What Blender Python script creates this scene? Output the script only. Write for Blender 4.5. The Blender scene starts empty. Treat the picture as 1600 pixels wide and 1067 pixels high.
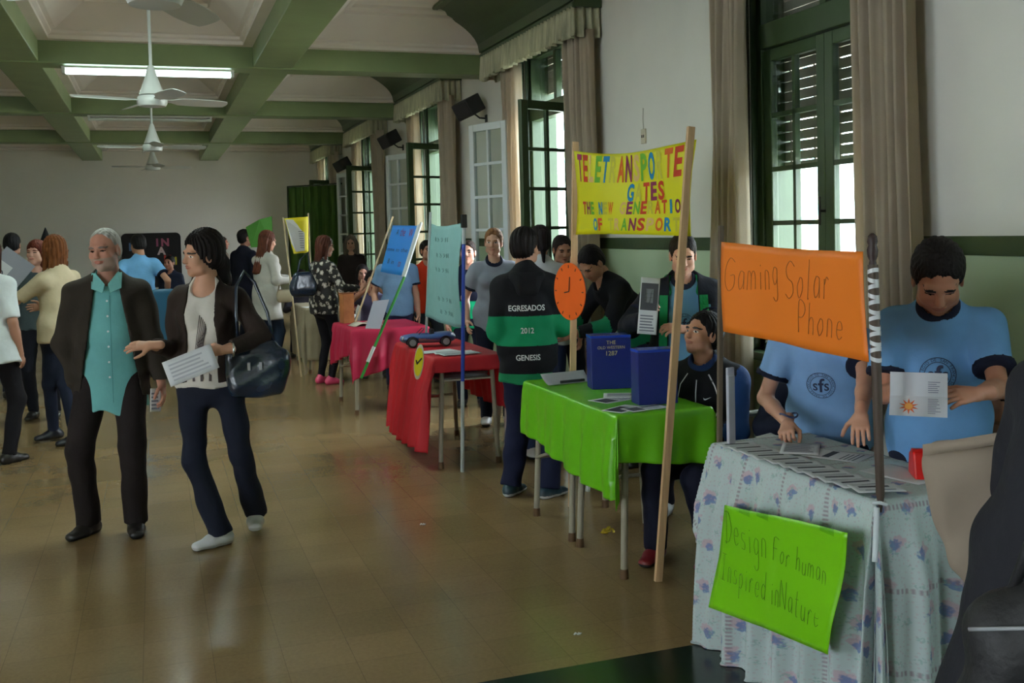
import bpy, math, random
import numpy as np
from mathutils import Vector, Matrix
from mathutils.bvhtree import BVHTree
R = math.radians
random.seed(7)
S = bpy.context.scene
COL = S.collection

# ------------------------------------------------------------------ camera
EYE = 1.63
F_PX, PX, PY = 1600.0, 800.0, 433.0
_n = lambda v: v / np.linalg.norm(v)
_yv = _n(np.array([-.35, .03625, 1.]))
_up = np.array([-.025, 1, 0.]); _up[2] = -(_up[0]*_yv[0] + _up[1]*_yv[1]) / _yv[2]; _up = _n(_up)
_xv = np.cross(_up, _yv)
RW = np.array([_xv, _yv, _up])            # rows: world axes in camera (right, up, forward)
cam = bpy.data.objects.new('camera', bpy.data.cameras.new('camera'))
COL.objects.link(cam); S.camera = cam
cam.data.sensor_width = 36; cam.data.lens = 36 * F_PX / 1600
cam.data.shift_y = -(533.5 - PY) / 1600
cam.data.clip_start = .05; cam.data.clip_end = 200
M = Matrix.Identity(4)
for i in range(3):
    M[i][0] = RW[i][0]; M[i][1] = RW[i][1]; M[i][2] = -RW[i][2]
M[2][3] = EYE
cam.matrix_world = M

# ------------------------------------------------------------------ light
S.view_settings.view_transform = 'Standard'; S.view_settings.look = 'None'
S.view_settings.gamma = 1; S.view_settings.use_curve_mapping = False
S.view_settings.exposure = -0.4
S.cycles.use_denoising = True
S.cycles.max_bounces = 8; S.cycles.diffuse_bounces = 5; S.cycles.glossy_bounces = 3
S.cycles.transparent_max_bounces = 8; S.cycles.sample_clamp_indirect = 4
W = bpy.data.worlds.new('sky'); S.world = W; W.use_nodes = True
bg = W.node_tree.nodes['Background']; bg.inputs[0].default_value = (.82, .92, 1, 1); bg.inputs[1].default_value = 22.0
WALL_X, FAR_Y, BACK_Y, LEFT_X = 3.5, 23.2, -4.0, -6.0
WINS = [4.87, 8.9, 12.9, 16.95, 21.0, .85, -2.6]
sun = bpy.data.lights.new('sun', 'SUN'); sun.energy = 110; sun.angle = R(2); sun.color = (1, .95, .86)
so = bpy.data.objects.new('sun', sun); COL.objects.link(so); so.rotation_euler = (R(20), R(-48), 0)   # high, over the roof, onto the houses opposite

# ------------------------------------------------------------------ materials
def lin(c):
    return tuple((x/12.92 if x <= .04045 else ((x+.055)/1.055)**2.4) for x in c)
def rgb(r, g, b): return lin((r/255, g/255, b/255)) + (1,)
def nodes(m): return m.node_tree.nodes, m.node_tree.links
def mat(name, col, rough=.6, var=.0, scale=8, bump=0, bscale=60, metal=0, spec=.5, sheen=0, coat=0, trans=0, stretch=None):
    m = bpy.data.materials.new(name); m.use_nodes = True; N, L = nodes(m); b = N['Principled BSDF']
    b.inputs['Base Color'].default_value = col; b.inputs['Roughness'].default_value = rough
    b.inputs['Metallic'].default_value = metal; b.inputs['Specular IOR Level'].default_value = spec
    if coat: b.inputs['Coat Weight'].default_value = coat; b.inputs['Coat Roughness'].default_value = .15
    tc = N.new('ShaderNodeTexCoord'); mp = N.new('ShaderNodeMapping'); L.new(tc.outputs['Object'], mp.inputs[0])
    if stretch: mp.inputs['Scale'].default_value = stretch
    if var:
        n = N.new('ShaderNodeTexNoise'); n.inputs['Scale'].default_value = scale; n.inputs['Detail'].default_value = 5
        L.new(mp.outputs[0], n.inputs['Vector'])
        r = N.new('ShaderNodeMapRange'); r.inputs[1].default_value = .3; r.inputs[2].default_value = .7
        r.inputs[3].default_value = 1-var; r.inputs[4].default_value = 1+var
        L.new(n.outputs[0], r.inputs[0])
        mx = N.new('ShaderNodeVectorMath'); mx.operation = 'SCALE'; mx.inputs[0].default_value = col[:3]
        L.new(r.outputs[0], mx.inputs['Scale']); L.new(mx.outputs[0], b.inputs['Base Color'])
    if bump:
        n2 = N.new('ShaderNodeTexNoise'); n2.inputs['Scale'].default_value = bscale; n2.inputs['Detail'].default_value = 4
        L.new(mp.outputs[0], n2.inputs['Vector'])
        bp = N.new('ShaderNodeBump'); bp.inputs['Strength'].default_value = bump; bp.inputs['Distance'].default_value = .01
        L.new(n2.outputs[0], bp.inputs['Height']); L.new(bp.outputs[0], b.inputs['Normal'])
    if trans:
        t = N.new('ShaderNodeBsdfTranslucent'); t.inputs[0].default_value = col; ms = N.new('ShaderNodeMixShader')
        ms.inputs[0].default_value = trans; out = N['Material Output']
        L.new(b.outputs[0], ms.inputs[1]); L.new(t.outputs[0], ms.inputs[2]); L.new(ms.outputs[0], out.inputs[0])
    return m
_mc = {}
def cm(r, g, b, rough=.85, kind='cloth'):
    k = (r, g, b, rough, kind)
    if k not in _mc:
        if kind == 'cloth': _mc[k] = mat('fabric', rgb(r, g, b), rough, .12, 5, .55, 17, spec=.2)
        elif kind == 'paper': _mc[k] = mat('paper', rgb(r, g, b), .7, .03, 9, .1, 12, spec=.3, trans=.15)
        elif kind == 'hair': _mc[k] = mat('hair', rgb(int(r*.85), int(g*.85), int(b*.85)), .6, .35, 60, .5, 90, spec=.15, stretch=(1, 1, .12))
        elif kind == 'skin': _mc[k] = mat('skin', rgb(r, g, b), .5, .06, 14, .05, 200, spec=.35)
        elif kind == 'plastic': _mc[k] = mat('plastic', rgb(r, g, b), rough, .03, 4, 0, spec=.5)
        elif kind == 'wood': _mc[k] = mat('wood', rgb(r, g, b), rough, .18, 10, .15, 40, stretch=(6, 6, .5))
        elif kind == 'foil': _mc[k] = mat('plastic_sheet', rgb(r, g, b), rough, .06, 6, .35, 14, spec=.6, trans=.2)
        else: _mc[k] = mat(kind, rgb(r, g, b), rough, .04, 6)
    return _mc[k]

wall_m = bpy.data.materials.new('painted_wall'); wall_m.use_nodes = True
def _wall():
    N, L = nodes(wall_m); b = N['Principled BSDF']; b.inputs['Roughness'].default_value = .55
    g = N.new('ShaderNodeNewGeometry'); sx = N.new('ShaderNodeSeparateXYZ'); L.new(g.outputs['Position'], sx.inputs[0])
    lt = N.new('ShaderNodeMath'); lt.operation = 'LESS_THAN'; lt.inputs[1].default_value = 1.5; L.new(sx.outputs[2], lt.inputs[0])
    mx = N.new('ShaderNodeMix'); mx.data_type = 'RGBA'; mx.inputs[6].default_value = rgb(222, 220, 210); mx.inputs[7].default_value = rgb(176, 196, 164)
    L.new(lt.outputs[0], mx.inputs[0])
    n = N.new('ShaderNodeTexNoise'); n.inputs['Scale'].default_value = 1.7; n.inputs['Detail'].default_value = 6; L.new(g.outputs['Position'], n.inputs['Vector'])
    r = N.new('ShaderNodeMapRange'); r.inputs[1].default_value = .3; r.inputs[2].default_value = .7; r.inputs[3].default_value = .95; r.inputs[4].default_value = 1.04; L.new(n.outputs[0], r.inputs[0])
    v = N.new('ShaderNodeVectorMath'); v.operation = 'SCALE'; L.new(mx.outputs[2], v.inputs[0]); L.new(r.outputs[0], v.inputs['Scale']); L.new(v.outputs[0], b.inputs['Base Color'])
    n2 = N.new('ShaderNodeTexNoise'); n2.inputs['Scale'].default_value = 30; L.new(g.outputs['Position'], n2.inputs['Vector'])
    bp = N.new('ShaderNodeBump'); bp.inputs['Strength'].default_value = .08; L.new(n2.outputs[0], bp.inputs['Height']); L.new(bp.outputs[0], b.inputs['Normal'])
_wall()
far_m = mat('far_wall_paint', rgb(226, 222, 214), .7, .04, 1.2, .05, 20)
white_m = mat('white_ceiling_paint', rgb(234, 226, 218), .6, .04, 2, .05, 30)
green_m = mat('green_paint', rgb(112, 128, 86), .42, .10, 3, .1, 30)
dgreen_m = mat('dark_green_paint', rgb(52, 70, 42), .38, .12, 5, .1, 30)
wpaint_m = mat('white_gloss_paint', rgb(206, 212, 212), .35, .04, 5)
floor_m = bpy.data.materials.new('terrazzo_floor'); floor_m.use_nodes = True
def _floor():
    N, L = nodes(floor_m); b = N['Principled BSDF']; b.inputs['Specular IOR Level'].default_value = .5
    tc = N.new('ShaderNodeNewGeometry'); mp = N.new('ShaderNodeMapping'); L.new(tc.outputs['Position'], mp.inputs[0])
    br = N.new('ShaderNodeTexBrick'); br.offset = 0; br.inputs['Scale'].default_value = 1; br.inputs['Brick Width'].default_value = .257; br.inputs['Row Height'].default_value = .257
    br.inputs['Mortar Size'].default_value = .0018; br.inputs['Mortar Smooth'].default_value = .5; br.inputs['Bias'].default_value = 0
    br.inputs['Color1'].default_value = rgb(136, 112, 78); br.inputs['Color2'].default_value = rgb(128, 107, 73); br.inputs['Mortar'].default_value = rgb(112, 94, 66)
    mp.inputs['Location'].default_value = (.10, .02, 0)
    L.new(mp.outputs[0], br.inputs[0])
    n = N.new('ShaderNodeTexNoise'); n.inputs['Scale'].default_value = 55; n.inputs['Detail'].default_value = 6; n.inputs['Roughness'].default_value = .8; L.new(mp.outputs[0], n.inputs['Vector'])
    n1 = N.new('ShaderNodeTexNoise'); n1.inputs['Scale'].default_value = 1.1; n1.inputs['Detail'].default_value = 4; L.new(mp.outputs[0], n1.inputs['Vector'])
    a = N.new('ShaderNodeMath'); a.operation = 'ADD'; L.new(n.outputs[0], a.inputs[0]); L.new(n1.outputs[0], a.inputs[1])
    r = N.new('ShaderNodeMapRange'); r.inputs[1].default_value = .7; r.inputs[2].default_value = 1.3; r.inputs[3].default_value = .78; r.inputs[4].default_value = 1.2; L.new(a.outputs[0], r.inputs[0])
    v = N.new('ShaderNodeVectorMath'); v.operation = 'SCALE'; L.new(br.outputs[0], v.inputs[0]); L.new(r.outputs[0], v.inputs['Scale']); L.new(v.outputs[0], b.inputs['Base Color'])
    r2 = N.new('ShaderNodeMapRange'); r2.inputs[1].default_value = .3; r2.inputs[2].default_value = .7; r2.inputs[3].default_value = .16; r2.inputs[4].default_value = .27; L.new(n1.outputs[0], r2.inputs[0]); L.new(r2.outputs[0], b.inputs['Roughness'])
    n3 = N.new('ShaderNodeTexNoise'); n3.inputs['Scale'].default_value = 5; L.new(mp.outputs[0], n3.inputs['Vector'])
    bp = N.new('ShaderNodeBump'); bp.inputs['Strength'].default_value = .04; bp.inputs['Distance'].default_value = .02; L.new(n3.outputs[0], bp.inputs['Height']); L.new(bp.outputs[0], b.inputs['Normal'])
_floor()
granite_m = mat('dark_green_granite', rgb(30, 40, 32), .2, .6, 90, .03, 20, spec=.5)
chrome_m = mat('metal', rgb(190, 190, 190), .25, metal=1)
glass_m = bpy.data.materials.new('window_glass'); glass_m.use_nodes = True
def _glass():
    N, L = nodes(glass_m); N.remove(N['Principled BSDF'])
    t = N.new('ShaderNodeBsdfTransparent'); t.inputs[0].default_value = (.9, .94, .93, 1); g = N.new('ShaderNodeBsdfGlossy'); g.inputs['Roughness'].default_value = .03
    lw = N.new('ShaderNodeLayerWeight'); pw = N.new('ShaderNodeMath'); pw.operation = 'POWER'; pw.inputs[1].default_value = 5; L.new(lw.outputs['Facing'], pw.inputs[0]); f = N.new('ShaderNodeMath'); f.operation = 'MULTIPLY_ADD'; f.inputs[1].default_value = .5; f.inputs[2].default_value = .03; L.new(pw.outputs[0], f.inputs[0]); ms = N.new('ShaderNodeMixShader')
    L.new(f.outputs[0], ms.inputs[0]); L.new(t.outputs[0], ms.inputs[1]); L.new(g.outputs[0], ms.inputs[2]); L.new(ms.outputs[0], N['Material Output'].inputs[0])
_glass()
def emit(name, col, st):
    m = bpy.data.materials.new(name); m.use_nodes = True; N, L = nodes(m); b = N['Principled BSDF']
    b.inputs['Base Color'].default_value = col; b.inputs['Emission Color'].default_value = col; b.inputs['Emission Strength'].default_value = st
    return m
tube_on = emit('lit_fluorescent_tube', rgb(225, 255, 248), 14)

# ------------------------------------------------------------------ object helpers
def link(name, me, parent=None, loc=None):
    o = bpy.data.objects.new(name, me); COL.objects.link(o)
    if parent: o.parent = parent
    if loc is not None: o.location = loc
    return o
def tag(o, label=None, cat=None, group=None, kind=None):
    if label: o['label'] = label
    if cat: o['category'] = cat
    if group: o['group'] = group
    if kind: o['kind'] = kind
    return o
def empty(name, loc=(0, 0, 0), rz=0, label=None, cat=None, group=None):
    o = link(name, None, None, loc); o.rotation_euler = (0, 0, rz); o.empty_display_size = .1
    return tag(o, label, cat, group)
def copy_tree(o, parent=None):
    c = o.copy(); COL.objects.link(c); c.parent = parent
    for ch in list(o.children): copy_tree(ch, c)
    return c
def frame(d, side=(0, 0, 1)):
    d = Vector(d).normalized(); s = Vector(side)
    if abs(d.dot(s.normalized())) > .98: s = Vector((1, 0, 0))
    a = d.cross(s).normalized(); b = d.cross(a)
    return a, b, d
class MB:
    def __init__(s): s.v = []; s.f = []; s.m = []; s.uv = None
    def add(s, vs, fs, m=0):
        n = len(s.v); s.v += [tuple(v) for v in vs]; s.f += [tuple(i+n for i in f) for f in fs]; s.m += [m]*len(fs); return s
    def box(s, x0, x1, y0, y1, z0, z1, m=0, T=None):
        vs = [Vector((x, y, z)) for x in (x0, x1) for y in (y0, y1) for z in (z0, z1)]
        if T: vs = [T @ v for v in vs]
        return s.add(vs, [(0, 1, 3, 2), (4, 6, 7, 5), (0, 4, 5, 1), (2, 3, 7, 6), (0, 2, 6, 4), (1, 5, 7, 3)], m)
    def bar(s, a, b, w, d, side=(0, 0, 1), m=0):
        a = Vector(a); b = Vector(b); p, q, _ = frame(b-a, side)
        vs = []
        for c in (a, b):
            for i, j in ((-1, -1), (1, -1), (1, 1), (-1, 1)): vs.append(c + p*(i*w/2) + q*(j*d/2))
        return s.add(vs, [(0, 1, 2, 3), (7, 6, 5, 4)] + [(i, i+4, (i+1) % 4+4, (i+1) % 4) for i in range(4)], m)
    def tube(s, pts, r, seg=10, m=0, cap=True):
        pts = [Vector(p) for p in pts]; rr = r if isinstance(r, (list, tuple)) else [r]*len(pts)
        vs = []; up = None
        for i, p in enumerate(pts):
            d = pts[min(i+1, len(pts)-1)] - pts[max(i-1, 0)]
            if up is None: a, b, _ = frame(d); up = b
            else:
                dn = d.normalized(); a = dn.cross(up).normalized(); a = -a; b = (up - dn*up.dot(dn)).normalized(); up = b
            for k in range(seg):
                t = 2*math.pi*k/seg; vs.append(p + a*(rr[i]*math.cos(t)) + b*(rr[i]*math.sin(t)))
        fs = [(i*seg+k, i*seg+(k+1) % seg, (i+1)*seg+(k+1) % seg, (i+1)*seg+k) for i in range(len(pts)-1) for k in range(seg)]
        if cap: fs += [tuple(range(seg))[::-1], tuple(range((len(pts)-1)*seg, len(pts)*seg))]
        return s.add(vs, fs, m)
    def lathe(s, prof, c=(0, 0, 0), seg=24, m=0, T=None):
        vs = []
        for r, z in prof:
            for k in range(seg):
                t = 2*math.pi*k/seg; v = Vector((c[0]+r*math.cos(t), c[1]+r*math.sin(t), c[2]+z)); vs.append(T @ v if T else v)
        n = len(prof)
        fs = [(i*seg+k, i*seg+(k+1) % seg, (i+1)*seg+(k+1) % seg, (i+1)*seg+k) for i in range(n-1) for k in range(seg)]
        fs += [tuple(range(seg))[::-1], tuple(range((n-1)*seg, n*seg))]
        return s.add(vs, fs, m)
    def prism(s, pts, axis, a, b, m=0):
        """polygon pts (2-D) extruded along axis 0/1/2 from a to b"""
        def P(p, h):
            q = list(p); q.insert(axis, h); return q
        n = len(pts)
        return s.add([P(p, a) for p in pts] + [P(p, b) for p in pts], [tuple(range(n))[::-1], tuple(range(n, 2*n))] + [(i, (i+1) % n, (i+1) % n+n, i+n) for i in range(n)], m)
    def sheet(s, fn, nu, nv, m=0):
        vs = [fn(i/nu, j/nv) for j in range(nv+1) for i in range(nu+1)]
        return s.add(vs, [(j*(nu+1)+i, j*(nu+1)+i+1, (j+1)*(nu+1)+i+1, (j+1)*(nu+1)+i) for j in range(nv) for i in range(nu)], m)
    def build(s, name, mats, parent=None, smooth=False, bevel=0, solid=0, loc=None, fix=True):
        me = bpy.data.meshes.new(name); me.from_pydata(s.v, [], s.f); mats = mats if isinstance(mats, (list, tuple)) else [mats]
        for m in mats: me.materials.append(m)
        if len(mats) > 1: me.polygons.foreach_set('material_index', s.m)
        if fix:
            import bmesh
            bm = bmesh.new(); bm.from_mesh(me); bmesh.ops.recalc_face_normals(bm, faces=bm.faces); bm.to_mesh(me); bm.free()
        if smooth:
            me.shade_smooth()
            if smooth != 2: me.set_sharp_from_angle(angle=R(40))
        o = link(name, me, parent, loc)
        if solid: md = o.modifiers.new('solid', 'SOLIDIFY'); md.thickness = solid; md.offset = 0
        if bevel: md = o.modifiers.new('bevel', 'BEVEL'); md.width = bevel; md.segments = 2; md.limit_method = 'ANGLE'
        return o
def uvize(o, uvs):
    me = o.data; l = me.uv_layers.new(name='uv'); idx = np.empty(len(me.loops), np.int32); me.loops.foreach_get('vertex_index', idx)
    l.data.foreach_set('uv', np.asarray(uvs, np.float32)[idx].ravel())
def struct(o): return tag(o, kind='structure')
def textmesh(body, size, extrude=0.0, offset=0.0, align='LEFT', shear=0, spacing=1.0):
    c = bpy.data.curves.new('t', 'FONT'); c.body = body; c.size = size; c.extrude = extrude; c.offset = offset; c.align_x = align; c.shear = shear; c.space_character = spacing
    c.resolution_u = 3
    o = bpy.data.objects.new('t', c); COL.objects.link(o)
    dg = bpy.context.evaluated_depsgraph_get(); dg.update(); me = bpy.data.meshes.new_from_object(o.evaluated_get(dg))
    vs = [v.co.copy() for v in me.vertices]; fs = [tuple(p.vertices) for p in me.polygons]
    bpy.data.objects.remove(o); bpy.data.curves.remove(c); bpy.data.meshes.remove(me)
    return vs, fs
# ------------------------------------------------------------------ implicit surfaces for figures
def _nn(v):
    v = np.asarray(v, float); return v/max(1e-9, np.linalg.norm(v))
class Sdf:
    def __init__(s): s.ops = []
    def add(s, f, lo, hi, k=.02, op='u'): s.ops.append((op, f, np.minimum(lo, hi), np.maximum(lo, hi), k)); return s
    def cap(s, a, b, r0, r1=None, k=.02, op='u', flat=False, flat0=False):
        a = np.asarray(a, float); b = np.asarray(b, float); r1 = r0 if r1 is None else r1; ba = b-a; L2 = ba@ba+1e-9; L = math.sqrt(L2)
        def f(X, Y, Z):
            dx, dy, dz = X-a[0], Y-a[1], Z-a[2]; h = (dx*ba[0]+dy*ba[1]+dz*ba[2])/L2
            t = np.clip(h, 0, 1); d = np.sqrt((dx-t*ba[0])**2+(dy-t*ba[1])**2+(dz-t*ba[2])**2)-(r0+(r1-r0)*t)
            if flat: d = np.maximum(d, (h-1)*L)
            if flat0: d = np.maximum(d, -h*L)
            return d
        r = max(r0, r1); return s.add(f, np.minimum(a, b)-r, np.maximum(a, b)+r, k, op)
    def ecap(s, a, b, ra0, rb0, ra1, rb1, side, k=.03, op='u', rl=None):
        a = np.asarray(a, float); b = np.asarray(b, float); ba = b-a; L = np.linalg.norm(ba)+1e-9; l = ba/L; sd = _nn(side-l*(side@l)); nn = np.cross(sd, l)
        def f(X, Y, Z):
            dx, dy, dz = X-a[0], Y-a[1], Z-a[2]; h = (dx*l[0]+dy*l[1]+dz*l[2]); t = np.clip(h/L, 0, 1)
            ra = ra0+(ra1-ra0)*t; rb = rb0+(rb1-rb0)*t; e = h-t*L
            q = np.sqrt(((dx*sd[0]+dy*sd[1]+dz*sd[2])/ra)**2+((dx*nn[0]+dy*nn[1]+dz*nn[2])/rb)**2+(e/(rl or rb))**2)
            return (q-1)*np.minimum(ra, rb)
        r = max(ra0, ra1, rb0, rb1); return s.add(f, np.minimum(a, b)-r, np.maximum(a, b)+r, k, op)
    def ell(s, c, r, k=.01, op='u'):
        c = np.asarray(c, float); m = min(r)
        def f(X, Y, Z): return (np.sqrt(((X-c[0])/r[0])**2+((Y-c[1])/r[1])**2+((Z-c[2])/r[2])**2)-1)*m
        return s.add(f, c-np.array(r), c+np.array(r), k, op)
    def cut(s, f): s.ops.append(('c', f, None, None, 0)); return s
    def warp(s, f): s.ops.append(('w', f, None, None, 0)); return s
    def mesh(s, vox, clip=None):
        U = [o for o in s.ops if o[0] == 'u']; lo = np.min([o[2] for o in U], 0)-2.5*vox; hi = np.max([o[3] for o in U], 0)+2.5*vox
        if clip is not None: lo = np.maximum(lo, clip[0]); hi = np.minimum(hi, clip[1])
        n = np.ceil((hi-lo)/vox).astype(int)+1
        ax = [(lo[i]+vox*np.arange(n[i])).astype(np.float32) for i in range(3)]
        v = np.full(n, 1.0, np.float32)
        for op, f, l, h, k in s.ops:
            if op in 'cw':
                g = f(ax[0][:, None, None], ax[1][None, :, None], ax[2][None, None, :]); v = np.maximum(v, g).astype(np.float32) if op == 'c' else (v+g).astype(np.float32); continue
            pad = k+2*vox+.01
            i0 = np.clip(np.floor((l-pad-lo)/vox).astype(int), 0, n); i1 = np.clip(np.ceil((h+pad-lo)/vox).astype(int)+1, 0, n)
            if np.any(i1 <= i0): continue
            sl = tuple(slice(i0[i], i1[i]) for i in range(3)); a = v[sl]
            d = f(ax[0][sl[0]][:, None, None], ax[1][sl[1]][None, :, None], ax[2][sl[2]][None, None, :])
            if op == 'u':
                if k > 0: w = np.maximum(k-np.abs(a-d), 0)/k; v[sl] = np.minimum(a, d)-w*w*k*.25
                else: v[sl] = np.minimum(a, d)
            else:
                d = -d
                if k > 0: w = np.maximum(k-np.abs(a-d), 0)/k; v[sl] = np.maximum(a, d)+w*w*k*.25
                else: v[sl] = np.maximum(a, d)
        v[0] = v[-1] = 1; v[:, 0] = v[:, -1] = 1; v[:, :, 0] = v[:, :, -1] = 1
        return snets(v, lo, vox)
_C = [(i, j, k) for i in (0, 1) for j in (0, 1) for k in (0, 1)]
_E = [(a, b) for a in range(8) for b in range(a+1, 8) if sum(abs(_C[a][q]-_C[b][q]) for q in range(3)) == 1]
def snets(v, lo, vox):
    s = v < 0; nx, ny, nz = v.shape
    c = sum(s[i:nx-1+i, j:ny-1+j, k:nz-1+k].astype(np.int8) for i, j, k in _C); act = (c > 0) & (c < 8)
    A = np.argwhere(act); ids = np.full(act.shape, -1, np.int64); ids[act] = np.arange(len(A))
    vals = np.stack([v[A[:, 0]+i, A[:, 1]+j, A[:, 2]+k] for i, j, k in _C], 1)
    acc = np.zeros((len(A), 3)); cnt = np.zeros(len(A)); CC = np.array(_C, float)
    for a, b in _E:
        m = (vals[:, a] < 0) != (vals[:, b] < 0); t = vals[m, a]/(vals[m, a]-vals[m, b])
        acc[m] += CC[a]+t[:, None]*(CC[b]-CC[a]); cnt[m] += 1
    P = lo+vox*(A+acc/np.maximum(cnt, 1)[:, None]); Q = []
    for x in range(3):
        sl0 = [slice(None)]*3; sl1 = [slice(None)]*3; sl0[x] = slice(0, -1); sl1[x] = slice(1, None)
        a = s[tuple(sl0)]; b = s[tuple(sl1)]; E = np.argwhere(a != b); y, z = [(1, 2), (2, 0), (0, 1)][x]
        E = E[(E[:, y] > 0) & (E[:, z] > 0)]
        E = E[(E[:, y] < act.shape[y]) & (E[:, z] < act.shape[z])]
        fl = a[E[:, 0], E[:, 1], E[:, 2]]
        def g(dy, dz):
            q = E.copy(); q[:, y] -= dy; q[:, z] -= dz; return ids[q[:, 0], q[:, 1], q[:, 2]]
        q = np.stack([g(1, 1), g(0, 1), g(0, 0), g(1, 0)], 1); q[~fl] = q[~fl][:, ::-1]; Q.append(q)
    Q = np.concatenate(Q); return P, Q[(Q >= 0).all(1)]
def npmesh(name, P, Q, mats, parent=None, mi=None):
    me = bpy.data.meshes.new(name); me.vertices.add(len(P)); me.vertices.foreach_set('co', np.asarray(P, np.float32).ravel())
    me.loops.add(Q.size); me.loops.foreach_set('vertex_index', Q.astype(np.int32).ravel()); me.polygons.add(len(Q))
    me.polygons.foreach_set('loop_start', np.arange(0, Q.size, 4, dtype=np.int32)); 
    for m in mats: me.materials.append(m)
    if mi is not None: me.polygons.foreach_set('material_index', mi.astype(np.int32))
    me.update(calc_edges=True); me.validate(); me.shade_smooth()
    return link(name, me, parent)
def cen(P, Q): return P[Q].mean(1)
def rotm(yaw, pitch, roll=0):
    """head axes as rows right, forward, up; yaw to the left, pitch up positive"""
    a = Matrix.Rotation(yaw, 3, 'Z') @ Matrix.Rotation(pitch, 3, 'X') @ Matrix.Rotation(roll, 3, 'Y'); return np.array(a).T
def ik(Sp, T, l1, l2, hint):
    Sp = np.asarray(Sp, float); T = np.asarray(T, float); d = T-Sp; L = np.linalg.norm(d); mx = (l1+l2)*.998
    if L > mx: T = Sp+d*mx/L; d = T-Sp; L = mx
    L = max(L, abs(l1-l2)+.01)
    a = (l1*l1-l2*l2+L*L)/(2*L); h = math.sqrt(max(0, l1*l1-a*a)); u = _nn(d); hp = np.asarray(hint, float); hp = _nn(hp-u*(hp@u))
    return Sp+u*a+hp*h, T
VC = [.0085, .0135, .019]; VH = [.0042, .0062, .0095]; VF = [.0036, .0052, .008]
ENV = {}
def wrinkle(a, o=0.):
    return lambda X, Y, Z: a*(.5*np.sin(24*Z+7*X+3*np.sin(9*Y+3+o)+o)+.35*np.sin(38*X-15*Z+4*np.sin(11*Z+o))+.3*np.sin(19*Y+31*Z+5*np.sin(8*X+o)))
def hand_prims(sgn, curl, thumb, q, spread=0.):
    """hand frame: +y along the hand, +z back of hand, +x*sgn thumb side"""
    h = Sdf(); mr = VF[q]*1.05
    h.cap((0, -.05, 0), (0, .01, 0), .027, .026, .015)
    h.ecap((0, .01, 0), (0, .075, 0), .03, .016, .041, .0135, np.array([1., 0, 0]), .015, rl=.014)
    for i, (x, L, y0) in enumerate(((.030, .070, .086), (.0105, .078, .092), (-.0095, .073, .089), (-.029, .058, .080))):
        p = np.array([x*sgn, y0-.01, .001]); a = -.05; sp = sgn*(x*3.2*(1+spread))
        c = curl[i] if isinstance(curl, (list, tuple)) else curl
        for j, (f, r) in enumerate(((.45, .0092), (.30, .0084), (.25, .0076))):
            a += c*(.9 if j else .75); d = np.array([math.sin(sp)*math.cos(a), math.cos(sp)*math.cos(a), -math.sin(a)])
            e = p+d*L*f; h.cap(p, e, max(r, mr), max(r*.93, mr), .003); p = e
    p = np.array([.026*sgn, .022, -.003]); d = _nn([.75*sgn, .62, -.25-thumb*.4]); e = p+d*.042; h.cap(p, e, .0135, max(.0105, mr), .012)
    d = _nn([(.45-thumb*.5)*sgn, .85, -.25-thumb*.5]); e2 = e+d*.03; h.cap(e, e2, max(.0105, mr), max(.0095, mr), .003)
    d = _nn([(.3-thumb*.7)*sgn, .9, -.2-thumb*.6]); h.cap(e2, e2+d*.024, max(.0098, mr), max(.008, mr), .003)
    return h
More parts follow.
